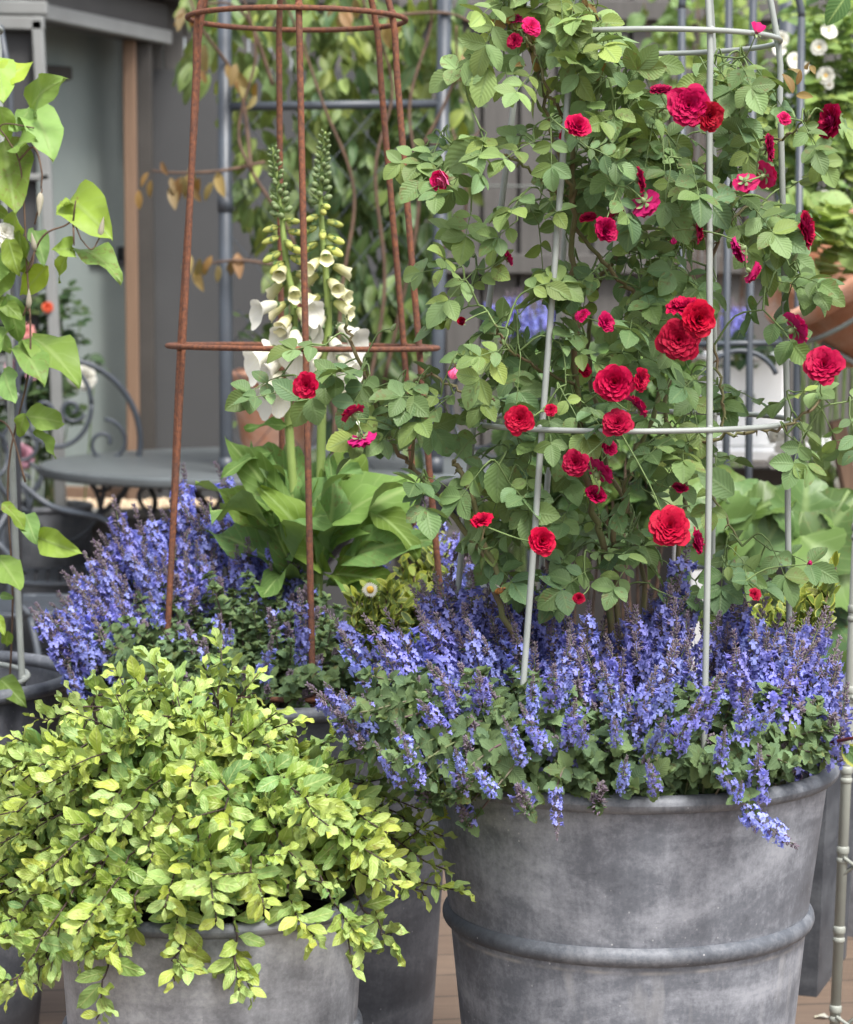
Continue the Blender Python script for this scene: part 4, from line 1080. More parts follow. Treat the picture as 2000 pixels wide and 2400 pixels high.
# ------------------------------------------------------------------ lime pittosporum
def pitto():
    c = POT_P[1]
    t = thing('lime_bush', A([c[0], c[1], ZP - .04]), 'lime-green bush with wavy leaves on dark twigs filling the front planter', 'shrub')
    br, fol = MB(), MB()
    base = A([c[0], c[1], ZP - .04])
    tips = []
    OUTL = [(-250, 1850), (0, 1790), (130, 1705), (330, 1660), (430, 1690), (560, 1680), (690, 1780), (820, 1840), (920, 1910), (980, 1970), (990, 2050), (930, 2090), (840, 2085), (720, 2105), (640, 2150), (560, 2240), (440, 2240), (330, 2230), (200, 2270), (60, 2270), (-250, 2250)]
    for _ in range(1400):
        az = U(0, 2 * math.pi); el = math.asin(U(-.30, 1.0))
        rad = U(.72, 1.04) if rng.random() < .8 else U(.4, .75)
        a = .36
        x = a * math.cos(el) * math.cos(az); y = .27 * math.cos(el) * math.sin(az)
        z = (.235 if el > 0 else .25) * math.sin(el)
        right = max(0., math.cos(az)) * (1 if math.sin(az) < .3 else .5)
        if el < 0: z *= (1 - .75 * right)
        if x > 0: z -= .07 * (x / a) ** 1.5
        p = A([c[0] - .025 + x * rad, c[1] + y * rad, ZP + .035 + z * rad])
        rxy = math.hypot(p[0] - c[0], p[1] - c[1])
        if rxy < .225 and p[2] < ZP + .02: p[2] = ZP + .02 + U(0, .04)
        q = p - CAM; yc = q[1] * cp - q[2] * sp; px = 1000 + F * q[0] / yc; py = 1200 - F * (q[1] * sp + q[2] * cp) / yc
        if not inpoly(px, py, OUTL): continue
        tips.append((p, 0))
        if len(tips) >= 285: break
    for (x, y, Y) in ((372, 1600, 3.32), (545, 1565, 3.35), (600, 1625, 3.35), (140, 1650, 3.35), (70, 1680, 3.3), (700, 1730, 3.35), (225, 2390, 3.02), (20, 2330, 3.0), (75, 2310, 3.05), (560, 2330, 3.04), (410, 2300, 3.04), (735, 2215, 3.08), (860, 2230, 3.1), (930, 2230, 3.2), (1050, 2040, 3.3),
                      (1000, 2100, 3.3), (1040, 1960, 3.35), (990, 1900, 3.35), (800, 1830, 3.4), (770, 1935, 3.05), (540, 1960, 3.0), (500, 2120, 3.0), (330, 1640, 3.3), (460, 1660, 3.3), (250, 1650, 3.35), (180, 2190, 3.0), (280, 2230, 3.02), (620, 2130, 3.02), (15, 1790, 3.25)):
        tips.append((P(x, y, Y), 1))
    for p, hand in tips:
        off = p - base; oxy = A([off[0], off[1], 0]); ro = np.linalg.norm(oxy)
        mid = base + oxy * .42 + A([0, 0, max(.06, off[2] * .62 + .075 + .10 * ro)])
        if ro > .2 and off[2] < .05: mid = base + oxy * .55 + A([0, 0, .12])
        rt = base + oxy * .12
        q = base + oxy * .8 + A([0, 0, max(off[2], .0) * .9 + (.05 if off[2] < .12 else 0)])
        w = smooth_path([rt, mid, q * .6 + p * .4, p] if off[2] < .05 else [rt, mid, p], 6)
        w[2:-1] += rng.normal(size=(len(w) - 3, 3)) * .003
        tube(br, w, [.0022, .0010], 5)
        seg = np.linalg.norm(np.diff(w, axis=0), axis=1); cum = np.concatenate([[0], np.cumsum(seg)]); tot = cum[-1]
        B, D, N, L, G_ = [], [], [], [], []
        s = tot - U(0, .004); a = U(0, 6.28); k_ = 0
        lim = min(tot * .72, .22)
        while tot - s < lim:
            i = min(len(w) - 2, max(0, int(np.searchsorted(cum, s)) - 1))
            ax = unit(w[i + 1] - w[i]); pt = w[i] + ax * (s - cum[i])
            e = unit(np.cross(ax, A([.2, .5, .9]))); g_ = np.cross(ax, e)
            d = e * math.cos(a) + g_ * math.sin(a)
            fr = (tot - s) / lim
            if pt[2] < ZP and math.hypot(pt[0] - c[0], pt[1] - c[1]) < .226: s -= .01; continue
            fwd = 1.1 - .8 * min(1, fr * 2)
            B.append(pt + d * .001); D.append(unit(d + ax * fwd + UPV * .12 + rv() * .12)); N.append(unit(ax * .6 + UPV * .8 + TOCAM * .25 - d * .3 + rv() * .3))
            L.append((.022 + .019 * min(1, fr * 4)) * U(.6, 1.25)); G_.append(max(0, 1 - fr * 2.0) * U(.6, 1.1))
            a += 2.4 + U(-.4, .4); s -= .0058 + .0066 * fr; k_ += 1
        n = len(B)
        leaves(fol, T_PITTO, A(B), A(D), A(N), A(L), rng.uniform(.85, 1.2, n), rng.uniform(-.1, .9, n), rng.uniform(.05, .35, n), age=np.clip(A(G_), 0, 1), wav=rng.uniform(.3, .9, n))
        # short side twigs
        for _ in range(1 if not hand else 2):
            i = int(len(w) * U(.45, .8)); o0 = w[i]; dd = unit(unit(w[-1] - o0) * .9 + rv() * .8 + UPV * .3); Lt = U(.03, .075); e0 = o0 + dd * Lt
            tube(br, [o0, o0 + dd * Lt * .5, e0], [.0012, .0008], 4)
            n = int(U(6, 11)); ss = np.linspace(.25, 1, n)[:, None]
            leaves(fol, T_PITTO, o0 + dd * Lt * ss, rv(n) + dd * (.5 + .6 * ss) + UPV * .15, UPV * .9 + TOCAM * .3 + rv(n) * .4, rng.uniform(.018, .036, n), rng.uniform(.85, 1.2, n), rng.uniform(0, .8, n), rng.uniform(.05, .35, n),
                   age=np.clip(ss[:, 0] * U(.4, 1.0) - .1, 0, 1), wav=rng.uniform(.3, .9, n))
    part('branches', br, 'dark_twig', t)
    part('foliage', fol, 'pitto_leaf', t)
pitto()

# ------------------------------------------------------------------ foxglove
def bell_mesh(mat, flare, lobes=True):
    mb = MB(); n, rows = 25, 12
    V, lc = [], []
    for j in range(rows):
        v = j / (rows - 1)
        r = .085 + .20 * min(1, v / .62) ** .8 - .025 * math.exp(-((v - .74) / .1) ** 2) + flare * max(0, v - .78) ** 1.4 * 5.5
        if v < .12: r = .075 + .1 * v
        bend = -.20 * v * v
        for k in range(n):
            a = k * 2 * math.pi / n; low = max(0, -math.sin(a))
            lob = abs(math.cos(a * 2.5 + .785)) if lobes else 0
            e = max(0, v - .78) * 4.5
            rr = r * (1 + .16 * e * (lob - .5) + .22 * e * low ** 2 * (flare > .2))
            zz = v * (1 + (.20 * low ** 3 if flare > .2 else .08 * low) * e) + .07 * e * (lob - .5)
            V.append((rr * math.cos(a), rr * math.sin(a) * .9 + bend - (.10 * e * low if flare > .2 else 0), zz)); lc.append((math.cos(a), v, .3))
    Fc = [[j * n + k, j * n + (k + 1) % n, (j + 1) * n + (k + 1) % n, (j + 1) * n + k] for j in range(rows - 1) for k in range(n)]
    mb.add(V, Fc, lc)
    for k in range(5):
        a = k * 1.257
        leaves(mb, T_EUO, [(.05 * math.cos(a), .05 * math.sin(a), -.04)], [(math.cos(a) * .5, math.sin(a) * .5, 1)], [(-math.cos(a), -math.sin(a), .3)], .34, 1.4, -.3, .2, mi=1)
    return mb.mesh('bell', [mat, 'foxglove_leaf'])
def ovoid_mesh(mat):
    mb = MB(); lathe(mb, [(.02, 0), (.2, .08), (.3, .3), (.31, .55), (.24, .82), (.1, .98), (.005, 1.0)], segs=10)
    for k in range(4):
        a = k * 1.57
        leaves(mb, T_EUO, [(.1 * math.cos(a), .1 * math.sin(a), -.02)], [(math.cos(a) * .7, math.sin(a) * .7, 1)], [(-math.cos(a), -math.sin(a), .3)], .7, 1.6, -.5, .3, mi=1)
    return mb.mesh('bell_bud', [mat, 'foxglove_leaf'])
def foxglove():
    Y = 4.2
    base = P(720, 1640, Y)
    t = thing('foxglove', base, 'tall cream foxglove with two flower spires inside the rusty obelisk', 'foxglove')
    BW, BY, BD, BG = bell_mesh('foxglove_white', .36), bell_mesh('foxglove_bell', .10), ovoid_mesh('foxglove_bell'), ovoid_mesh('calyx')
    sp1 = smooth_path([P(*q) for q in ((700, 1600, Y), (690, 1200, Y), (676, 940, Y), (690, 740, Y), (672, 620, Y), (660, 500, Y), (650, 420, Y), (640, 345, Y))], 8)
    sp2 = smooth_path([P(*q) for q in ((740, 1600, Y), (750, 1200, Y), (757, 900, Y), (770, 760, Y), (764, 640, Y), (754, 520, Y), (753, 430, Y), (762, 308, Y))], 8)
    brc = MB()
    for w, ytop, lim in ((sp1, 345, 900), (sp2, 308, 900)):
        mb = MB(); tube(mb, w, [.0085, .0075, .006, .0045, .0022], 8); part('stem', mb, 'stem_green2', t)
        cum = np.concatenate([[0], np.cumsum(np.linalg.norm(np.diff(w, axis=0), axis=1))]); tot = cum[-1]
        s = tot - .002; a = U(0, 6); flowering = .40
        while tot - s < flowering:
            i = min(len(w) - 2, max(0, int(np.searchsorted(cum, s)) - 1)); ax = unit(w[i + 1] - w[i]); pt = w[i] + ax * (s - cum[i])
            e = unit(np.cross(ax, A([0, 1., .1]))); g_ = np.cross(ax, e); d = e * math.cos(a) + g_ * math.sin(a)
            if d[1] > .55: d[1] *= -.3; d = unit(d)
            fr = (tot - s) / flowering
            if fr < .30:
                inst('bud', BG, t, pt + d * .004, unit(d + UPV * (.7 - 1.2 * fr)), .0075 + .036 * fr, U(0, 6))
                leaves(brc, T_EUO, [pt], [d + UPV * .35], [UPV], .015 + .045 * fr, .8, -.9, .3, age=.4)
                st = .0040 + .005 * fr
            elif fr < .50:
                q = (fr - .30) / .2
                inst('bud', BD, t, pt + d * .008, unit(d * 1.0 - UPV * (.1 + .5 * q)), (.017 + .008 * q, .017 + .008 * q, .027 + .012 * q), U(0, 6))
                leaves(brc, T_EUO, [pt], [d + UPV * .1], [UPV], .034, .8, .4, .3, age=.3)
                st = .0085
            else:
                q = (fr - .50) / .5
                inst('bell', BY if q < .45 else BW, t, pt + d * .008, unit(d * 1.2 - UPV * (.3 + .4 * q)), .034 + .013 * q, math.pi / 2 * 0)
                leaves(brc, T_EUO, [pt], [d + UPV * .05], [UPV], .036, .9, .6, .3, age=.3)
                st = .012
            a += 2.4 + U(-.3, .3); s -= st
    for (x, y, dx, dz, L) in ((655, 712, -1, -.1, .050), (650, 815, -1, -.35, .060), (655, 890, -.7, -.5, .056), (690, 770, .1, -.6, .060), (725, 790, -.4, -.8, .055), (790, 765, .9, -.35, .058), (790, 835, .9, -.5, .052), (800, 915, .9, -.5, .05), (705, 700, .6, -.3, .045)):
        inst('bell', BW, t, P(x, y, 4.14), unit((dx, -.6, dz)), L * .88, 0)
    part('bracts', brc, 'foxglove_leaf', t)
    # broad basal leaves: base -> tip, each a leaf of its own
    for (x, y, x2, y2, dY, wd, dr, ag) in ((700, 1250, 540, 1095, -.10, .62, .9, .6), (735, 1270, 880, 1095, -.05, .95, 1.2, .6), (760, 1280, 985, 1175, -.10, 1.0, 1.4, .7), (700, 1230, 590, 1060, -.05, .9, 1.3, .5), (715, 1200, 640, 1040, .0, .8, 1.2, .4), (730, 1200, 735, 1045, .02, .75, .9, .3),
                                           (690, 1290, 520, 1150, -.12, .62, .9, .6), (690, 1320, 490, 1120, -.02, .5, .8, .7), (740, 1330, 860, 1225, -.13, .8, 1.2, .4), (790, 1320, 945, 1325, -.14, .75, 1.0, .6), (770, 1370, 905, 1440, -.12, .7, .8, .3), (690, 1330, 560, 1260, -.13, .75, 1.1, .4),
                                           (715, 1340, 650, 1190, -.15, .8, 1.0, .5), (760, 1300, 830, 1130, -.12, .85, 1.2, .7), (800, 1330, 930, 1240, -.08, .7, 1.2, .4), (690, 1150, 610, 1045, -.02, .6, 1.0, .7), (690, 1000, 590, 1010, -.03, .5, .7, .4), (700, 1360, 600, 1380, -.14, .8, .9, .2), (745, 1160, 850, 1075, 0, .6, 1.0, .4),
                                           (680, 1350, 480, 1250, .02, .8, .9, .3), (770, 1350, 880, 1390, -.1, .8, .9, .2), (720, 1260, 690, 1120, -.12, .7, 1.3, .8), (735, 1220, 800, 1085, -.02, .7, 1.2, .3), (700, 1240, 560, 1180, -.08, .55, 1.0, .3), (755, 1340, 700, 1250, -.17, .8, .9, .6), (640, 1060, 545, 1120, -.06, .5, 1.0, .5), (860, 1200, 960, 1290, -.1, .8, 1.0, .5)):
        a, b = P(x, y, Y), P(x2, y2, Y + dY); mb = MB(); L = np.linalg.norm(b - a) * 1.12
        leaves(mb, T_FOX, [a], [b - a + UPV * L * dr * .35], [UPV * .9 + TOCAM * .7 + rv() * .55], [L], wd * .88, dr, U(.2, .5), age=ag, wav=U(.5, 1.1)); part('leaf', mb, 'foxglove_leaf', t)
M['stem_green2'] = plain('foxglove_stem', (.30, .40, .12), .6, col2=(.24, .33, .09), scale=20)
foxglove()

# ------------------------------------------------------------------ euonymus tufts
def euonymus(pts, base, label, name='euonymus'):
    t = thing(name, base, label, 'shrub', 'lime-tipped evergreen shrubs')
    br, fol = MB(), MB()
    for (x, y, Y) in pts:
        p = P(x, y, Y); rt = A(base) + A([U(-.03, .03), U(-.03, .03), 0])
        w = smooth_path([rt, (rt + p) / 2 + A([0, 0, .02]), p], 6); tube(br, w, [.0022, .0012], 5)
        n = 26; ss = np.linspace(.45, 1, n); B = A([w[min(len(w) - 1, int(s * (len(w) - 1)))] for s in ss])
        leaves(fol, T_EUO, B + rng.normal(size=(n, 3)) * .003, rv(n) * .9 + UPV * (ss[:, None] ** 3) * 1.2, UPV * .7 + TOCAM * .5 + rv(n) * .4, rng.uniform(.018, .03, n), rng.uniform(.9, 1.25, n), rng.uniform(-.2, .6, n), .3, age=np.clip(ss ** 6 * U(.6, 1) + rng.normal(size=n) * .08, 0, 1))
    part('branches', br, 'brown_vine', t); part('foliage', fol, 'euonymus_leaf', t)
euonymus([(x, y, 4.12 + (1400 - y) / 700) for x, y in scatter([(940, 1270), (1000, 1240), (1060, 1290), (1050, 1400), (930, 1420)], 26, 14)] + [(960, 1255, 4.25), (1000, 1250, 4.25), (1020, 1275, 4.2)], P(1000, 1600, 4.2), 'lime-tipped evergreen shrub between the two catmints, right of the foxglove leaves')
euonymus([(x, y, 3.95) for x, y in scatter([(800, 1390), (870, 1340), (960, 1380), (960, 1480), (820, 1460)], 20, 14)], P(880, 1640, 4.0), 'low lime-tipped evergreen shrub around the white daisy')
euonymus([(x, y, 3.72) for x, y in scatter([(1780, 1400), (1850, 1370), (1950, 1340), (1985, 1400), (1900, 1450), (1780, 1450)], 22, 16)] + [(1945, 1325, 3.72), (1960, 1330, 3.7), (1720, 1310, 3.8)], P(1800, 1790, 3.64), 'lime-tipped evergreen shrub at the back right of the big planter')

def daisy(x, y, Y, f, label, root):
    t = thing('daisy', P(*root), label, 'daisy', 'white daisies')
    mb = MB(); p = P(x, y, Y); fz = unit(f); q = A(Vector(fz).to_track_quat('Z', 'Y').to_matrix())
    n = 24; aa = np.arange(n) * 2 * math.pi / n
    d = np.stack([np.cos(aa), np.sin(aa), np.full(n, .1)], 1) @ q.T
    leaves(mb, T_EUO, np.repeat([p], n, 0), d, fz, rng.uniform(.012, .014, n), .55, .3, .1); part('petals', mb, 'white_petal', t)
    mb = MB(); lathe(mb, [(.006, 0), (.0055, .002), (.003, .0035), (.0003, .004)], p, 14, rot=q); part('centre', mb, 'yellow', t)
    mb = MB(); tube(mb, smooth_path([P(*root), (P(*root) + p) / 2 + A([.01, 0, .01]), p - fz * .002], 5), .001, 5); part('stem', mb, 'stem_green', t)
daisy(868, 1382, 3.88, (.2, -1, .3), 'small white daisy with yellow centre among lime-tipped leaves', (860, 1620, 4.0))
daisy(878, 1568, 3.5, (-.2, -.7, .7), 'small white daisy at the catmint edge, between the two zinc planters', (960, 1700, 3.5))

def bee():
    p = P(1170, 1385, 3.36)
    t = thing('bumblebee', p, 'tiny bumblebee with orange band sitting on a catmint flower', 'bee')
    mb = MB(); lathe(mb, [(.0003, -.007), (.0028, -.0055), (.0042, -.002), (.0042, .002), (.003, .0055), (.0018, .007), (.0022, .008), (.0016, .0098), (.0002, .0105)], p, 12, rot=A(Vector((.8, -.3, .4)).to_track_quat('Z', 'Y').to_matrix())); part('body', mb, 'bee_fur', t)
    for s in (-1, 1):
        mb = MB(); leaves(mb, T_EUO, [p + A([.002, -.002, .004])], [(-.6, s * .6 - .2, .45)], [UPV], .010, 1.2, .1, .1); part('wing', mb, 'bee_wing', t)
M['bee_fur'] = plain('bee_fur', (.45, .17, .03), .9, col2=(.02, .015, .01), scale=170)
M['bee_wing'] = plain('bee_wing', (.30, .28, .25), .3, scale=100, trans=.5)
bee()

# ------------------------------------------------------------------ clematis at the left edge
def clematis():
    Y = 4.1
    t = thing('clematis', P(20, 1660, 4.2), 'clematis with bright green leaves and furry buds climbing the left obelisk', 'clematis')
    vines = [[(20, 1660, 4.2), (30, 1400, 4.15), (20, 1100, 4.1), (70, 850, 4.08), (62, 600, 4.08), (50, 400, 4.08), (20, 330, 4.07), (0, 300, 4.07), (20, 290, 4.07), (80, 300, 4.07)],
             [(62, 640, 4.08), (100, 555, 4.06), (150, 530, 4.05), (172, 522, 4.05), (190, 560, 4.05)], [(172, 522, 4.05), (175, 490, 4.04), (178, 470, 4.04)], [(172, 522, 4.05), (174, 575, 4.04)],
             [(45, 375, 4.07), (80, 345, 4.06), (98, 400, 4.05), (97, 440, 4.05)], [(-40, 1700, 4.2), (-60, 1000, 4.2), (-30, 500, 4.2), (-20, 200, 4.2)], [(60, 1130, 4.08), (20, 1000, 4.08), (-40, 980, 4.1)], [(82, 525, 4.07), (90, 490, 4.06), (97, 450, 4.06)], [(55, 740, 4.07), (70, 700, 4.06), (66, 730, 4.06)]]
    for v in vines:
        mb = MB(); tube(mb, smooth_path([P(*q) for q in v], 6), [.0018, .0012], 6); part('stem', mb, 'brown_vine', t)
    fol = MB()
    L_ = [(-30, 230, 62, 118, .8), (75, 255, 85, 185, .6), (72, 255, 128, 305, .9), (70, 255, 40, 300, .9), (20, 300, 100, 300, .9), (30, 350, 60, 310, .4), (10, 330, 30, 480, .25), (165, 470, 220, 495, .7), (175, 480, 148, 455, .8),
          (185, 585, 272, 590, .6), (172, 585, 140, 580, .7), (172, 580, 112, 652, .4), (112, 622, 50, 690, .8), (45, 540, 55, 645, .3), (80, 540, 105, 600, .5), (20, 560, 40, 640, .5), (0, 590, -10, 640, .6), (40, 500, 15, 580, .5),
          (42, 810, 102, 860, .35), (74, 788, 178, 850, .45), (15, 690, 48, 800, .15), (0, 700, 45, 740, .4), (30, 760, -20, 820, .4), (10, 870, 22, 930, .5), (60, 975, 160, 985, .4), (60, 970, 35, 1030, .35), (80, 1010, 142, 1065, .4), (5, 1180, 70, 1235, .35), (60, 1205, 75, 1250, .3),
          (92, 1260, 165, 1290, .5), (0, 1310, 38, 1360, .5), (0, 1395, 30, 1400, .3), (-10, 1440, 8, 1480, .5), (0, 1590, 40, 1630, .1), (30, 640, 60, 560, .4), (0, 430, 36, 410, .4), (15, 620, -20, 700, .5), (20, 1480, 10, 1520, .3), (-10, 130, 15, 220, .9), (0, 250, 25, 330, .8)]
    for (x, y, x2, y2, ag) in L_:
        a = P(x, y, Y + U(-.05, .05)); b = P(x2, y2, Y + U(-.09, .03)); L = np.linalg.norm(b - a)
        leaves(fol, T_CLEM, [a], [b - a], [UPV * .5 + TOCAM * .8 + rv() * .5], [L * 1.05], U(.75, 1.1), U(.1, .9), U(.1, .6), age=ag, wav=.6)
    for _ in range(12):
        a = P(U(-120, 10), U(120, 1100), Y + U(-.05, .3)); d = rv() + A([.1, -.2, -.4])
        leaves(fol, T_CLEM, [a], [d], [UPV * .5 + TOCAM + rv() * .5], [U(.04, .065)], U(.8, 1.1), U(.1, .9), .3, age=U(.1, .9), wav=.5)
    part('foliage', fol, 'clematis_leaf', t)
    for (x, y, d, s, l) in ((95, 455, (-.05, -.2, -1), .034, .02), (235, 555, (.2, -.1, 1), .030, 0), (82, 585, (-.15, -.2, 1), .026, 0), (68, 720, (.05, -.2, 1), .028, 0)):
        o = inst('bud', CLEMBUD, t, P(x, y, Y - .05), unit(d), (s * .8, s * .8, s), 0)
    for (a_, b_, c_) in (((97, 440), (99, 448), (95, 456)), ((190, 560), (215, 585), (234, 557)), ((60, 640), (76, 620), (81, 588)), ((62, 760), (72, 745), (68, 722))):
        mb = MB(); tube(mb, smooth_path([P(*a_, Y - .04), P(*b_, Y - .05), P(*c_, Y - .05)], 5), .0012, 5); part('stem', mb, 'brown_vine', t)
    for (x, y) in ((12, 545), (16, 565)):
        inst('flower', WHITE_DOUBLE, t, P(x, y, Y - .02), unit((.4, -.8, .2)), .016, 1)
def clembud():
    mb = MB(); lathe(mb, [(.02, -.1), (.14, 0), (.22, .2), (.21, .4), (.13, .75), (.05, 1.0), (.005, 1.12)], segs=12); return mb.mesh('clematis_bud', ['clem_bud'])
M['clem_bud'] = plain('clematis_bud', (.36, .36, .24), .85, col2=(.27, .22, .20), scale=90)
CLEMBUD = clembud()
clematis()

# ------------------------------------------------------------------ arch with climber
def arch():
    Y = 7.0
    t = thing('garden_arch', P(530, 1060, Y) * A([1, 1, 0]), 'dark steel garden arch with wire mesh sides under the olive-leaved climber', 'arch')
    for (x0, x1) in ((526, 531), (1044, 1022)):
        mb = MB(); a = P(x0, -60, Y); b = P(x1, 1030, Y); b = a + (b - a) * ((a[2]) / (a[2] - b[2])); tube(mb, [a, b], .0195, 12); part('post', mb, 'darkmetal', t)
        for yy in (255, 620):
            mb = MB(); c = a + (b - a) * ((yy + 60) / 1090.); tube(mb, [c + UPV * .022, c - UPV * .022], .0225, 12); part('collar', mb, 'darkmetal', t)
    mb = MB(); tube(mb, [P(531, 250, Y), P(1034, 243, Y)], .013, 10); part('crossbar', mb, 'darkmetal', t)
    a, b = P(526, -60, Y), P(1044, -60, Y); c = (a + b) / 2; rx = (b[0] - a[0]) / 2
    mb = MB(); tube(mb, [A([c[0] + rx * math.cos(q), Y, c[2] + rx * 1.0 * math.sin(q)]) for q in np.linspace(0, math.pi, 24)], .0195, 10); part('hoop', mb, 'darkmetal', t)
    mb = MB(); s = 130
    for k in range(-9, 8):
        for sg in (-1, 1):
            pts = []
            for y in np.linspace(262, 1100, 30):
                x = 780 + k * s + sg * (y - 680) * .85
                if 535 < x < 1025: pts.append(P(x, y, Y + .004 * sg))
            if len(pts) > 1: tube(mb, [pts[0], pts[-1]], .0013, 4)
    part('wire_mesh', mb, 'darkmetal', t)
arch()
def climber():
    Y = 7.0
    t = thing('climber', P(800, 1100, Y) * A([1, 1, 0]), 'olive and dark green climber with drooping leaves trained over the steel arch', 'climber')
    vs_ = [[(780, 1100), (800, 700), (830, 450), (760, 250), (700, 80), (640, -60)], [(820, 1100), (900, 700), (880, 400), (920, 200), (850, 0), (820, -80)], [(790, 1000), (700, 600), (590, 400), (560, 300), (600, 120), (560, -40)],
           [(900, 900), (980, 500), (960, 250), (1010, 60), (1000, -40)], [(590, 400), (560, 200), (470, 60), (430, -60)], [(620, 380), (520, 400), (420, 405), (355, 400)], [(640, 620), (560, 610), (470, 620)], [(960, 400), (1060, 200), (1070, 60)], [(1040, 580), (1085, 540), (1090, 420), (1060, 300)],
           [(640, 200), (590, 60), (540, 10), (480, 10)], [(1000, 330), (1080, 350), (1130, 300)], [(880, 40), (1040, 30), (1120, 60)]]
    for v in vs_:
        mb = MB(); tube(mb, smooth_path([P(x, y, Y - .05 + U(-.03, .05)) for x, y in v], 8), [.006, .003], 6); part('stem', mb, 'brown_vine', t)
    fol = MB()
    zones = [([(430, -30), (700, -30), (1090, -30), (1100, 230), (1000, 270), (620, 250), (540, 300), (450, 160)], 280, .5, .28), ([(760, 250), (1020, 250), (1010, 560), (980, 800), (800, 820), (740, 560)], 470, .12, .18), ([(545, 280), (760, 260), (760, 640), (640, 660), (560, 500)], 120, .42, .2), ([(640, 640), (1010, 640), (1000, 950), (760, 980), (640, 820)], 150, .2, .2),
             ([(1020, 30), (1100, 60), (1110, 330), (1080, 560), (1030, 600)], 46, .4, .25), ([(560, 1100), (1010, 900), (1010, 1050)], 20, .1, .1), ([(700, 0), (1060, 0), (1060, 300), (700, 330)], 130, .4, .3)]
    for poly, n, ym, ysd in zones:
        q = scatter(poly, n); B = A([P(x, y, Y + U(.03, .34)) for x, y in q])
        leaves(fol, T_VINE, B, A([0, -.15, -1.]) + rv(n) * .75, TOCAM * 1.0 + UPV * .5 + rv(n) * .6, rng.uniform(.06, .115, n), rng.uniform(.65, 1.05, n), rng.uniform(.0, .9, n), rng.uniform(.2, .7, n), age=np.clip(rng.normal(ym, ysd, n), 0, 1), wav=.4)
    for (x, y, n) in ((352, 400, 3), (385, 405, 2), (420, 410, 4), (445, 408, 3), (500, 410, 2), (465, 615, 4), (500, 612, 3), (535, 610, 2), (490, 130, 2), (1075, 150, 3), (440, 30, 3), (560, 160, 4), (590, 200, 3), (800, 20, 6), (920, 40, 4)):
        B = np.repeat([P(x, y, Y - .05)], n, 0) + rng.normal(size=(n, 3)) * .018
        leaves(fol, T_VINE, B, A([0, -.1, -1.]) + rv(n) * .6, TOCAM + rv(n) * .5, rng.uniform(.04, .085, n), .9, .5, .4, age=U(.2, .8), mi=1)
    part('foliage', fol, ['vine_leaf', 'red_leaf'], t)
climber()

# ------------------------------------------------------------------ bistro set
def table():
    Y = 7.5; zt = H - 400 * Y / F; R_ = 575 * Y / F
    c = A([P(672, 1200, Y)[0], Y, 0.])
    t = thing('bistro_table', c, 'round dark grey metal garden table behind the planters', 'table')
    mb = MB(); lathe(mb, [(.001, zt), (R_ - .02, zt), (R_ - .006, zt - .002), (R_, zt - .007), (R_ - .002, zt - .013), (R_, zt - .02), (R_ - .004, zt - .030), (R_ - .012, zt - .032), (R_ - .02, zt - .012), (.001, zt - .012)], c, 128); part('tabletop', mb, 'tabletop', t)
    for sx in (-1, 1):
        for sy in (-1, 1):
            mb = MB(); beam(mb, c + A([sx * .38, sy * .16, zt - .014]), c + A([-sx * .34, sy * .20, .0]), .034, .02); part('leg', mb, 'blackmetal', t)
    mb = MB(); beam(mb, c + A([0, -.2, zt * .5]), c + A([0, .2, zt * .5]), .02, .02); part('stretcher', mb, 'blackmetal', t)
    for sx in (-1, 1):
        mb = MB()
        for sg in (-1, 1):
            tube(mb, smooth_path([c + A([sx * .3 + sg * .0, -.25, zt - .2]), c + A([sx * .3 + sg * .08, -.25, zt - .15]), c + A([sx * .3 + sg * .12, -.25, zt - .08]), c + A([sx * .3 + sg * .05, -.25, zt - .03]), c + A([sx * .3 + sg * .06, -.25, zt - .075])], 6), .007, 8)
        part('scroll', mb, 'darkmetal', t)
    return c, zt
TC, TZ = table()
def spiral(c, r0, turns, a0, sg=1, n=26):
    q = np.linspace(0, 1, n); r = r0 * (1 - .82 * q); a = a0 + sg * q * turns * 2 * math.pi
    return np.stack([c[0] + r * np.cos(a), np.zeros(n), c[1] + r * np.sin(a)], 1)
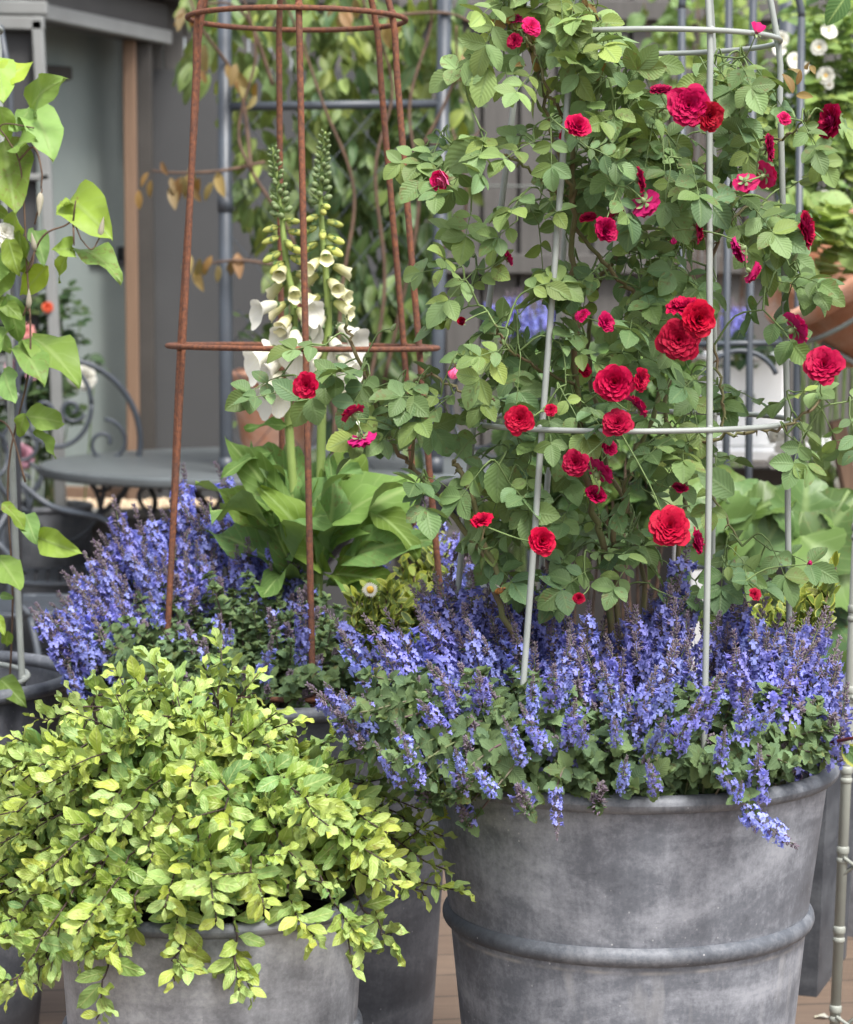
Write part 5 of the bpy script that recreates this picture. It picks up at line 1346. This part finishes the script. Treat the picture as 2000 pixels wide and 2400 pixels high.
def chair(loc, rot, label, zseat=.45):
    """bistro chair, backrest at local y = 0, seat towards -y"""
    loc = A(loc); t = thing('bistro_chair', loc, label, 'chair', 'dark wrought iron bistro chairs')
    Rm = rotz(rot)
    def TT(pts): return A(pts) @ Rm.T + loc
    def tb(name, paths, r, mat='darkmetal'):
        mb = MB()
        for p in paths: tube(mb, TT(p), r, 8)
        return part(name, mb, mat, t)
    zc, rx, rz = .85, .235, .255
    tb('back_hoop', [[(rx * math.cos(a), -.02, zc + rz * math.sin(a)) for a in np.linspace(R(-62), R(242), 48)]], .0095)
    cir = lambda x, z, r, a0=0, a1=360, ry=None: [(x + r * math.cos(R(a)), -.02, z + (ry or r) * math.sin(R(a))) for a in np.linspace(a0, a1, 40)]
    tb('back_ring', [cir(-.02, zc + .115, .105, 0, 360, .13)], .0075)
    for sg in (-1, 1):
        sps = [spiral((sg * .045 - .02, zc + .10), .042, 1.2, R(200 if sg < 0 else -20), -sg), spiral((sg * .125, zc - .005), .075, 1.3, R(90), -sg), spiral((sg * .12, zc - .12), .055, 1.2, R(80), sg)]
        tb('back_scroll', [[(x, -.02, z) for x, _, z in s] for s in sps], .0065)
    tb('lower_ring', [cir(0, zc - .235, .11, 10, 170, .16), cir(0, zc - .14, .12, 180, 360, .17)], .0075)
    # seat ring, slats
    tb('seat_frame', [[(.21 * math.cos(a), -.22 + .20 * math.sin(a), zseat) for a in np.linspace(0, 2 * math.pi, 44)]], .009)
    mb = MB()
    for k in range(-5, 6):
        x = k * .036; h = math.sqrt(max(0, .0424 - x * x)) * .92
        box(mb, Rm @ A([x, -.22, zseat + .004]) + loc, (.024, 2 * h, .004), Rm)
    part('seat', mb, 'darkmetal', t)
    for sx in (-1, 1):
        tb('leg', [smooth_path([(sx * .17, -.02, zc - .17), (sx * .16, -.015, .62), (sx * .175, -.03, zseat), (sx * .18, .02, .2), (sx * .20, .06, 0)], 6)], .0095)
        tb('leg', [smooth_path([(sx * .165, -.36, zseat - .005), (sx * .19, -.41, .3), (sx * .19, -.43, .0)], 6)], .0095)
        tb('armrest', [smooth_path([(sx * .22, -.02, zc - .07), (sx * .265, -.12, .70), (sx * .27, -.3, .67), (sx * .24, -.36, .6), (sx * .19, -.33, .50), (sx * .165, -.36, zseat)], 6)], .009)
    tb('stretcher', [[(.19 * math.cos(a), -.2 + .19 * math.sin(a), .2) for a in np.linspace(0, 2 * math.pi, 40)]], .006)
    return t
cA = P(178, 1200, 7.95); chair((cA[0], 7.72, 0), R(8), 'wrought iron bistro chair with scrolled round back, left of the table')
cB = P(-75, 1200, 7.0); chair((cB[0], 6.9, 0), R(62), 'wrought iron bistro chair cut off by the left edge')
cC = P(1150, 1200, 7.3); chair((cC[0], 7.6, 0), R(-35), 'wrought iron bistro chair at the right end of the table, behind the rose')

def tpot():
    Y = 7.35; px = 648
    zt = TZ; sc = mpp(Y)
    c = A([P(px, 1200, Y)[0], Y, zt + .001])
    t = thing('terracotta_pot', c, 'tall flared terracotta pot with wavy rim standing on the table', 'pot')
    h = (1090 - 895) * sc * 1.0 + .02; rt, rb = .160, .095
    mb = MB(); n = 64; V = []
    prof = [(rb * .95, 0), (rb, .01), (rb + .012, h * .35), (rb + .026, h * .65), (rb + .037, h * .85), (rt - .006, h * .96), (rt + .004, h), (rt + .002, h + .012), (rt - .012, h + .012), (rt - .02, h * .9), (rb - .01, h * .4), (.01, h * .38)]
    for j, (r, z) in enumerate(prof):
        for k in range(n):
            a = k * 2 * math.pi / n; wv = (.007 * math.sin(a * 14) if 4 < j < 9 else 0)
            V.append(c + A([(r + wv * .6) * math.cos(a), (r + wv * .6) * math.sin(a), z + wv * .5]))
    mb.add(V, [[j * n + k, j * n + (k + 1) % n, (j + 1) * n + (k + 1) % n, (j + 1) * n + k] for j in range(len(prof) - 1) for k in range(n)])
    part('body', mb, 'terracotta', t)
    t2 = thing('pelargonium', c + A([0, 0, h * .8]), 'leafy plant with pink and white flowers growing in the terracotta pot', 'plant')
    fol, st = MB(), MB(); n = 80
    B = c + A([0, 0, h]) + rng.normal(size=(n, 3)) * A([.055, .055, .07]) + A([0.02, 0, .07])
    leaves(fol, T_MINT, B, rv(n) + A([0, -.3, 0]), UPV + TOCAM * .6 + rv(n) * .4, rng.uniform(.04, .07, n), 1.2, .4, .3, age=rng.uniform(0, .5, n))
    for b in B[::5]: tube(st, [c + A([0, 0, h * .7]), b], .002, 5)
    part('foliage', fol, 'rose_leaf', t2); part('stems', st, 'stem_green', t2)
    for (x, y) in ((668, 760), (712, 705), (690, 735), (735, 730)): inst('flower', PEACH_BLOOM, t2, P(x, y, Y - .06), unit((.1, -1, .3)), .026, U(0, 6))
tpot()

# ------------------------------------------------------------------ blurred planting at left behind the chair
def far_rose(cpx, half, Y, n, blooms, label, mat='dark_leaf', blab=None, pot=None):
    x, y = cpx; b0 = P(x, y + half[1], Y) * A([1, 1, 0])
    z0 = .0
    t = thing('rose_bush', b0, label, 'rose')
    st, fol = MB(), MB(); tips = []
    for _ in range(n):
        a, b, c = rv() * rng.random() ** .33
        tips.append(P(x + a * half[0], y + c * half[1], Y + b * half[0] * mpp(Y)))
    for p in tips[:28]:
        tube(st, smooth_path([b0 + rng.normal(size=3) * A([.03, .03, 0]), (b0 + p) / 2 + rng.normal(size=3) * .03, p], 4), [.004, .002], 5)
    for p in tips:
        D = unit(rv() + A([0, -.2, -.1])); X = unit(np.cross(D, UPV)); m = 5
        B = [p, p - D * .02, p - D * .02, p - D * .045, p - D * .045]; DD = [D, D * .5 + X, D * .5 - X, D * .5 + X, D * .5 - X]
        leaves(fol, T_ROSE, A(B), A(DD), UPV * .7 + TOCAM * .5 + rv(m) * .3, rng.uniform(.035, .05, m), 1.1, .4, .3, age=rng.uniform(0, .6))
    part('stems', st, 'stem_green', t); part('foliage', fol, mat, t)
    for (bx, by, wd, me) in blooms:
        inst('flower', me, t, P(bx, by, Y - half[0] * mpp(Y) * .9), unit(rv() * .3 + TOCAM + UPV * .3), wd * mpp(Y) / 2, U(0, 6))
    return t
PINKB = rose_bloom(6, mat='pink_petal') if False else PEACH_BLOOM
M['blush_petal'] = petal_mat('blush_petal', (.88, .50, .58), (.85, .40, .38), (.9, .6, .66), .3)
M['orange_petal'] = petal_mat('orange_petal', (.85, .22, .08), (.8, .16, .04), (.85, .3, .15), .3)
BLUSH = rose_bloom(8, mat='blush_petal'); ORANGE = rose_bloom(9, mat='orange_petal')
far_rose((90, 860), (140, 230), 8.05, 130, [(112, 720, 26, ORANGE), (62, 778, 42, PEACH_BLOOM), (65, 845, 46, BLUSH), (35, 862, 46, BLUSH), (50, 1070, 60, BLUSH), (38, 1052, 36, BLUSH), (5, 660, 22, ORANGE), (200, 885, 60, WHITE_DOUBLE), (178, 888, 34, WHITE_DOUBLE), (75, 880, 26, BLUSH)],
         'dark-leaved rose bush with pink, peach and white blooms behind the chair')
def dark_tub():
    c = P(95, 1100, 8.0) * A([1, 1, 0]); t = thing('dark_tub', c, 'dark grey round tub below the pink roses behind the chair', 'planter')
    mb = MB(); lathe(mb, [(.001, .0), (.13, .0), (.15, .1), (.165, .62), (.15, .62), (.14, .5), (.001, .5)], c, 48); part('body', mb, 'zinc_blue', t)
    mb = MB(); lathe(mb, roll(.158, .62, .012, 13), c, 48); part('rim', mb, 'zinc_rim', t)
dark_tub()

# ------------------------------------------------------------------ right background
def rambler():
    Y = 6.3
    t = far_rose((1940, 300), (150, 360), Y, 330, [(1830, 92, 40, WHITE_BLOOM[0]), (1826, 118, 34, WHITE_BLOOM[1]), (1942, 75, 42, WHITE_BLOOM[0]), (1920, 112, 40, WHITE_BLOOM[1]), (1862, 140, 36, WHITE_BLOOM[1]), (1880, 162, 30, WHITE_BLOOM[0]), (1936, 178, 44, WHITE_BLOOM[0]), (1862, 150, 34, WHITE_BLOOM[0]), (1886, 158, 26, WHITE_BLOOM[1]), (1880, 368, 30, WHITE_BLOOM[1]),
                       (1932, 462, 34, WHITE_BLOOM[0]), (1936, 516, 40, WHITE_BLOOM[0]), (1985, 540, 30, WHITE_BLOOM[1]), (1942, 198, 26, WHITE_BLOOM[1])], 'pale green rambling rose with small white single flowers at the back right', 'pale_leaf')
rambler()
def back_greens(name, cpx, half, Y, n, label, mat, ln, cat='shrub', tm=None, age=(.1, .7)):
    x, y = cpx; b0 = P(x, y + half[1], Y) * A([1, 1, 0]); t = thing(name, b0, label, cat)
    st, fol = MB(), MB(); B = []
    for _ in range(n):
        a, b, c = rv() * rng.random() ** .33; B.append(P(x + a * half[0], y + c * half[1], Y + b * half[0] * mpp(Y) * .8))
    B = A(B)
    for p in B[:22]: tube(st, smooth_path([b0, (b0 + p) / 2 + rng.normal(size=3) * .03, p], 4), [.005, .002], 5)
    leaves(fol, tm or T_ROSE, B, rv(n) + A([0, -.2, -.25]), UPV * .7 + TOCAM * .6 + rv(n) * .5, rng.uniform(ln * .7, ln * 1.2, n), rng.uniform(.9, 1.3, n), rng.uniform(0, .8, n), .3, age=rng.uniform(*age, n), wav=.3)
    part('stems', st, 'brown_vine', t); part('foliage', fol, mat, t); return t
back_greens('climbing_shrub', (1640, 120), (170, 190), 8.6, 200, 'loose yellow-green climber on the fence behind the top of the rose', 'pale_leaf', .07, 'climber')
back_greens('leafy_bush', (1420, 1010), (230, 260), 5.4, 360, 'mid-green leafy bush standing behind the lower part of the red rose', 'hydrangea_leaf', .085, tm=T_HYD, age=(.0, .5))
back_greens('leafy_bush', (1960, 1130), (90, 120), 6.0, 90, 'pale leafy bush below the tilted terracotta pot', 'pale_leaf', .06)

def hydrangea():
    Y = 4.75
    t = thing('hydrangea', P(1800, 1560, Y) * A([1, 1, 0]) , 'hydrangea with big toothed green leaves behind the right of the rose', 'hydrangea')
    st = MB()
    for (x, y) in ((1700, 1250), (1800, 1200), (1880, 1200), (1950, 1250), (1990, 1150)): tube(st, smooth_path([P(1820, 1500, Y) * A([1, 1, 0]), P(1820, 1500, Y), P(x, y, Y)], 5), [.008, .004], 7)
    part('stems', st, 'stem_green', t)
    for (x, y, x2, y2, dY, wd, dr, ag) in ((1650, 1290, 1690, 1085, .1, 1.5, .6, .6), (1700, 1230, 1770, 1130, .05, 1.0, .5, .8), (1750, 1210, 1865, 1160, 0, 1.2, .8, .25), (1700, 1200, 1610, 1270, -.05, 1.1, .7, .8), (1700, 1330, 1640, 1140, 0, 1.3, .6, .75), (1760, 1340, 1850, 1195, -.02, .8, .3, .7),
                                           (1880, 1270, 1905, 1115, 0, 1.5, .5, .2), (1880, 1340, 2000, 1180, -.06, 1.4, .8, .45), (1870, 1250, 2010, 1420, -.1, 1.3, .9, .3), (1950, 1400, 1870, 1560, -.1, 1.2, .7, .3), (1980, 1330, 2060, 1480, -.05, 1.3, .7, .2), (1850, 1400, 1960, 1600, 0, 1.4, .8, .15), (1760, 1200, 1720, 1120, .1, 1.2, .6, .5), (1820, 1220, 1800, 1130, .1, 1.0, .5, .3), (1680, 1180, 1740, 1300, .05, 1.3, .8, .5), (2000, 1260, 1930, 1160, .05, 1.2, .6, .3), (1900, 1500, 1990, 1680, .05, 1.2, .7, .1)):
        a, b = P(x, y, Y), P(x2, y2, Y + dY); L = np.linalg.norm(b - a) * 1.1; mb = MB()
        leaves(mb, T_HYD, [a], [b - a + UPV * L * dr * .3], [UPV * .7 + TOCAM * .8 + rv() * .3], [L], wd, dr, .3, age=ag, wav=.5); part('leaf', mb, 'hydrangea_leaf', t)
hydrangea()

def trellis():
    Y = 5.6
    t = thing('metal_trellis', P(1720, 1500, Y) * A([1, 1, 0]), 'dark steel hooped trellis standing behind the red rose on the right', 'trellis')
    bars = [(1598, 20, 1600, 1400), (1709, -40, 1700, 1400), (1766, -40, 1752, 1400), (1879, 40, 1862, 1400)]
    for (x0, y0, x1, y1) in bars:
        a = P(x0, y0, Y); b = P(x1, y1, Y); b = a + (b - a) * (a[2] / (a[2] - b[2]))
        mb = MB(); tube(mb, [a, b], .0085, 10); part('bar', mb, 'darkmetal', t)
    for (xa, xb, ya, yb) in ((1598, 1709, 20, -40), (1766, 1879, -40, 40)):
        a, b = P(xa, ya, Y), P(xb, yb, Y); mb = MB(); m = (a + b) / 2; rx = (b[0] - a[0]) / 2
        tube(mb, [A([m[0] + rx * math.cos(q), Y, m[2] + (a[2] - b[2]) / 2 * -math.cos(q) + .07 * math.sin(q)]) for q in np.linspace(math.pi, 0, 20)], .0085, 10); part('hoop', mb, 'darkmetal', t)
    for y in (808, 1330):
        mb = MB(); tube(mb, [P(1598, y, Y), P(1870, y - 6, Y)], .007, 8); part('crossbar', mb, 'darkmetal', t)
    mb = MB(); c = P(1735, 900, Y); tube(mb, [A([c[0] + .085 * math.cos(q), Y, c[2] + .075 * math.sin(q)]) for q in np.linspace(.3, 2.9, 20)], .006, 8); part('scroll', mb, 'darkmetal', t)
    mb = MB(); a = P(1848, -80, 8.4); b = P(1826, 1100, 8.4); b = a + (b - a) * (a[2] / (a[2] - b[2])); tube(mb, [a, b], .03, 12)
    tag(part('arch_post', mb, 'darkmetal', None, origin=b), 'thick blue-grey steel post before the fence on the right', 'post')
    mb = MB(); a = P(1545, -80, 8.4); b = P(1545, 600, 8.4); b = a + (b - a) * (a[2] / (a[2] - b[2])); tube(mb, [a, b], .022, 12)
trellis()

def white_table():
    Y = 6.6; zt = H - (1052 - 680) * Y / F
    c = A([P(1880, 1200, Y)[0], Y + .25, 0]); t = thing('white_table', c, 'white painted slatted table at the back right, dark underneath', 'table')
    mb = MB()
    for k in range(6): box(mb, c + A([0, -.25 + k * .1, zt - .015]), (.62, .088, .03), bev=.004)
    part('tabletop', mb, 'white', t)
    for sx in (-1, 1):
        for sy in (-1, 1): mb = MB(); beam(mb, c + A([sx * .27, sy * .22, zt - .03]), c + A([sx * .27 + sx * .02, sy * .24, 0]), .035, .035); part('leg', mb, 'white', t)
    mb = MB(); tube(mb, [c + A([-.26, -.2, zt - .25]), c + A([.1, -.2, zt - .03])], .008, 8); part('brace', mb, 'greycoat', t)
    x0, x1, y0 = P(1680, 0, Y)[0], P(1862, 0, Y)[0], 845
    zb = H - (y0 - 680) * Y / F
    cc = A([(x0 + x1) / 2, Y + .2, zt + .001]); h = zb - zt
    t2 = thing('white_trough', cc, 'white painted box planter with raised ring on the white table', 'planter')
    mb = MB(); box(mb, cc + A([0, 0, h / 2]), ((x1 - x0), .24, h), bev=.008); part('body', mb, 'white', t2)
    mb = MB(); box(mb, cc + A([0, 0, h + .008]), ((x1 - x0) + .03, .27, .016), bev=.004); part('rim', mb, 'white', t2)
    mb = MB(); tube(mb, [cc + A([.0 + .02 * math.cos(q), -.124, h * .55 + .02 * math.sin(q)]) for q in np.linspace(0, 6.283, 24, endpoint=False)], .003, 8, closed=True); part('ring_pull', mb, 'greycoat', t2)
    t3 = thing('trough_plant', cc + A([0, 0, h]), 'dark leafy plant drooping over the white box planter', 'plant')
    fol = MB(); n = 60; B = cc + A([0, -.1, h + .02]) + rng.normal(size=(n, 3)) * A([.06, .05, .02])
    leaves(fol, T_ROSE, B, rv(n) + A([0, -.6, -.3]), UPV + TOCAM * .5 + rv(n) * .4, rng.uniform(.03, .055, n), 1.2, .6, .3, age=rng.uniform(0, .2, n)); part('foliage', fol, 'dark_leaf', t3)
    mb = MB(); tube(mb, smooth_path([cc + A([0, 0, h]), cc + A([0, -.08, h + .03]), cc + A([.05, -.1, h + .02])], 4), .003, 5); part('stem', mb, 'stem_green', t3)
    # dark board standing in for the darkness beneath the table
    mb = MB(); box(mb, c + A([0, .32, zt * .45]), (1.3, .04, zt * .9), bev=.004); o = part('under_table_dark', mb, 'darkwood', None, origin=c + A([0, .32, 0])); tag(o, 'dark board standing in for the darkness under the white table', 'backdrop')
    # creamy flowers in front of the table
    t4 = thing('cream_rose', P(1840, 1400, 5.9) * A([1, 1, 0]), 'cluster of cream white flowers in front of the white table', 'rose')
    mb = MB(); tube(mb, smooth_path([P(1840, 1400, 5.9) * A([1, 1, 0]), P(1850, 1300, 5.9), P(1850, 1080, 5.9)], 5), .004, 6); part('stem', mb, 'stem_green', t4)
    for _ in range(20): inst('flower', WHITE_DOUBLE, t4, P(1850 + U(-38, 36), 1050 + U(-34, 34), 5.85 + U(-.03, .03)), unit(TOCAM + rv() * .5), U(.013, .02), U(0, 6))
    for _ in range(9): inst('flower', WHITE_DOUBLE, t4, P(1975 + U(-28, 30), 1090 + U(-40, 60), 5.9), unit(TOCAM + rv() * .5), U(.01, .016), U(0, 6))
white_table()

def tilted_pot():
    Y = 5.7; rc = P(2016, 562, Y)
    t = thing('tilted_pot', rc, 'ribbed terracotta pot hanging tilted at the right edge', 'pot')
    ax = unit(A([-.66, -.14, .74])); q = A(Vector(ax).to_track_quat('Z', 'Y').to_matrix()); rr = .275
    mb = MB(); prof = [(.001, -.40), (.15, -.40), (.155, -.39)]
    for k in range(30):
        z = -.38 + k * .0115; r = .156 + (rr - .03 - .156) * ((z + .38) / .345); prof += [(r, z), (r + .0035, z + .005)]
    prof += [(rr - .028, -.036), (rr - .03, -.03)]
    lathe(mb, prof, rc, 96, rot=q); part('body', mb, 'terracotta', t)
    mb = MB(); lathe(mb, [(rr - .03, -.034), (rr - .004, -.034), (rr, -.03), (rr + .002, .0), (rr - .004, .006), (rr - .03, .006), (rr - .036, -.01), (rr - .06, -.2), (.001, -.2)], rc, 96, rot=q); part('rim', mb, 'terracotta', t)
    mb = MB(); tube(mb, [rc + q @ A([(rr - .012) * math.cos(a), (rr - .012) * math.sin(a), -.075]) for a in np.linspace(0, 6.283, 64, endpoint=False)], .006, 8, closed=True)
    part('hanging_hoop', mb, 'greycoat', t)
    mb = MB(); tube(mb, [P(2090, 900, Y - .1), P(1925, 805, Y - .05)], .006, 8); part('hanger', mb, 'greycoat', t)
    tw = thing('timber_prop', A([P(2010, 1200, Y)[0], Y + .05, 0]), 'slanting brown timber prop under the tilted terracotta pot', 'post')
    mb = MB(); beam(mb, P(1960, 985, Y + .02), P(2060, 1500, Y + .02), .035, .05); beam(mb, P(2060, 1490, Y + .02), P(2060, 1500, Y + .02) * A([1, 1, 0]), .035, .05); part('beam', mb, 'post_dark', tw)
    g = thing('yellowing_plant', rc, 'yellow-green plant growing from the tilted terracotta pot', 'plant')
    fol, st = MB(), MB(); n = 70; B = A([P(U(1830, 2010), U(470, 660), Y + U(-.05, .15)) for _ in range(n)])
    leaves(fol, T_HYD, B, rv(n) + A([-.2, -.3, .3]), UPV + TOCAM * .5 + rv(n) * .4, rng.uniform(.05, .09, n), 1.2, .5, .3, age=rng.uniform(.2, .9, n))
    for b in B[::4]: tube(st, [rc - ax * .1, b], .0025, 5)
    part('foliage', fol, 'pale_leaf', g); part('stems', st, 'stem_green', g)
M['post_dark'] = wood_mat('brown_prop_timber', (.22, .13, .08), (.13, .08, .05))
tilted_pot()

def lavender(x, y, hx, Y, label, n=40):
    b = P(x, y + 160, Y) * A([1, 1, 0]); t = thing('lavender', b, label, 'lavender', 'lavender by the fence')
    st = MB()
    for i in range(n):
        p = P(x + U(-hx, hx), y + U(-26, 20), Y + U(-.1, .1)); tube(st, smooth_path([b + A([U(-.1, .1), U(-.05, .05), 0]), (b + p) / 2, p], 4), .0018, 4)
        o = inst('flower_spike', SPIKE[i % 6], t, p - UPV * .05, unit(UPV + rv() * .15), .8, U(0, 6))
    part('stems', st, 'stem_green', t)
lavender(1215, 735, 75, 7.6, 'blurred lavender-blue flowers in front of the fence, left of the rose canes')
lavender(1725, 745, 26, 7.8, 'small tuft of lavender-blue flowers behind the dark trellis', 14)

def bamboo_trellis():
    Y = 4.05
    t = thing('bamboo_style_support', P(1955, 2420, Y) , 'grey metal plant support with bamboo-like joints at the right edge', 'trellis')
    a, b = P(1996, 1560, Y), P(1957, 2400, Y); d = unit(b - a); b = a + d * (a[2] / -d[2])
    mb = MB(); tube(mb, [a - d * .6, b], .0088, 12)
    for s in np.arange(-.5, 1.2, .135):
        c = a + d * s; tube(mb, [c - d * .007, c - d * .004, c + d * .004, c + d * .007], [.0088, .0105, .0105, .0088], 12); c = c + d * .017; tube(mb, [c - d * .005, c - d * .002, c + d * .002, c + d * .005], [.0088, .0105, .0105, .0088], 12)
    part('post', mb, 'greycoat2', t)
    x2 = A([.55, .12, 0])
    mb = MB(); tube(mb, [a + x2 - d * .6, b + x2], .0088, 12); part('post', mb, 'greycoat2', t)
    for s in (.05, .32, .59, .86):
        mb = MB(); p = a + d * s; tube(mb, [p + A([0, -.012, 0]), p + x2 + A([0, -.012, -.42])], .0032, 6); tube(mb, [p + A([0, -.006, -.03]), p + x2 + A([0, -.006, .36])], .0032, 6); part('diagonal_wire', mb, 'greycoat2', t)
    mb = MB(); p = a + d * .72; tube(mb, [p, p + x2 + A([0, 0, .1])], .0075, 10); part('crossbar', mb, 'greycoat2', t)
M['greycoat2'] = plain('grey_bamboo_metal', (.31, .33, .29), .5, col2=(.26, .27, .24), scale=14, spec=.5)
bamboo_trellis()
def loose_bits():
    mb = MB(); p = P(1930, 2378, 4.4); p[2] = .004
    leaves(mb, T_EUO, [p - A([.016, 0, 0])], [(1, .1, .05)], [UPV], .034, 1.2, .3, .3, wav=.5); tag(part('fallen_petal', mb, 'white_petal', None, origin=p), 'single white petal lying on the deck beside the big planter', 'petal')
    mb = MB(); tube(mb, smooth_path([P(1870, 1765, 3.4), P(1925, 1745, 3.36), P(2010, 1728, 3.3)], 6), .0026, 6); leaves(mb, T_ROSE, [P(1975, 1745, 3.33)], [(.5, -.2, -.5)], [TOCAM], .045, 1, .3, .3, mi=1)
    o = part('bramble_shoot', mb, ['red_stem', 'euonymus_leaf'], None, origin=P(1870, 1765, 3.4)); tag(o, 'dark red shoot reaching out over the right rim of the big planter', 'stem')
    mb = MB(); leaves(mb, T_CLEM, A([P(1985, -10, 4.2), P(2010, 20, 4.2)]), [(-.6, -.1, -.8), (.2, 0, -1)], [TOCAM + UPV * .4], [.06, .05], 1.2, .5, .3, age=.0); tube(mb, smooth_path([P(2060, -60, 4.25), P(2000, -5, 4.2), P(1985, -10, 4.2)], 4), .002, 5, mi=1)
    o = part('overhanging_leaf', mb, ['foxglove_leaf', 'brown_vine'], None, origin=P(2060, -60, 4.25)); tag(o, 'dark green leaf hanging into the top right corner', 'leaf')
M['red_stem'] = plain('red_stem', (.12, .03, .03), .5, scale=30)
loose_bits()
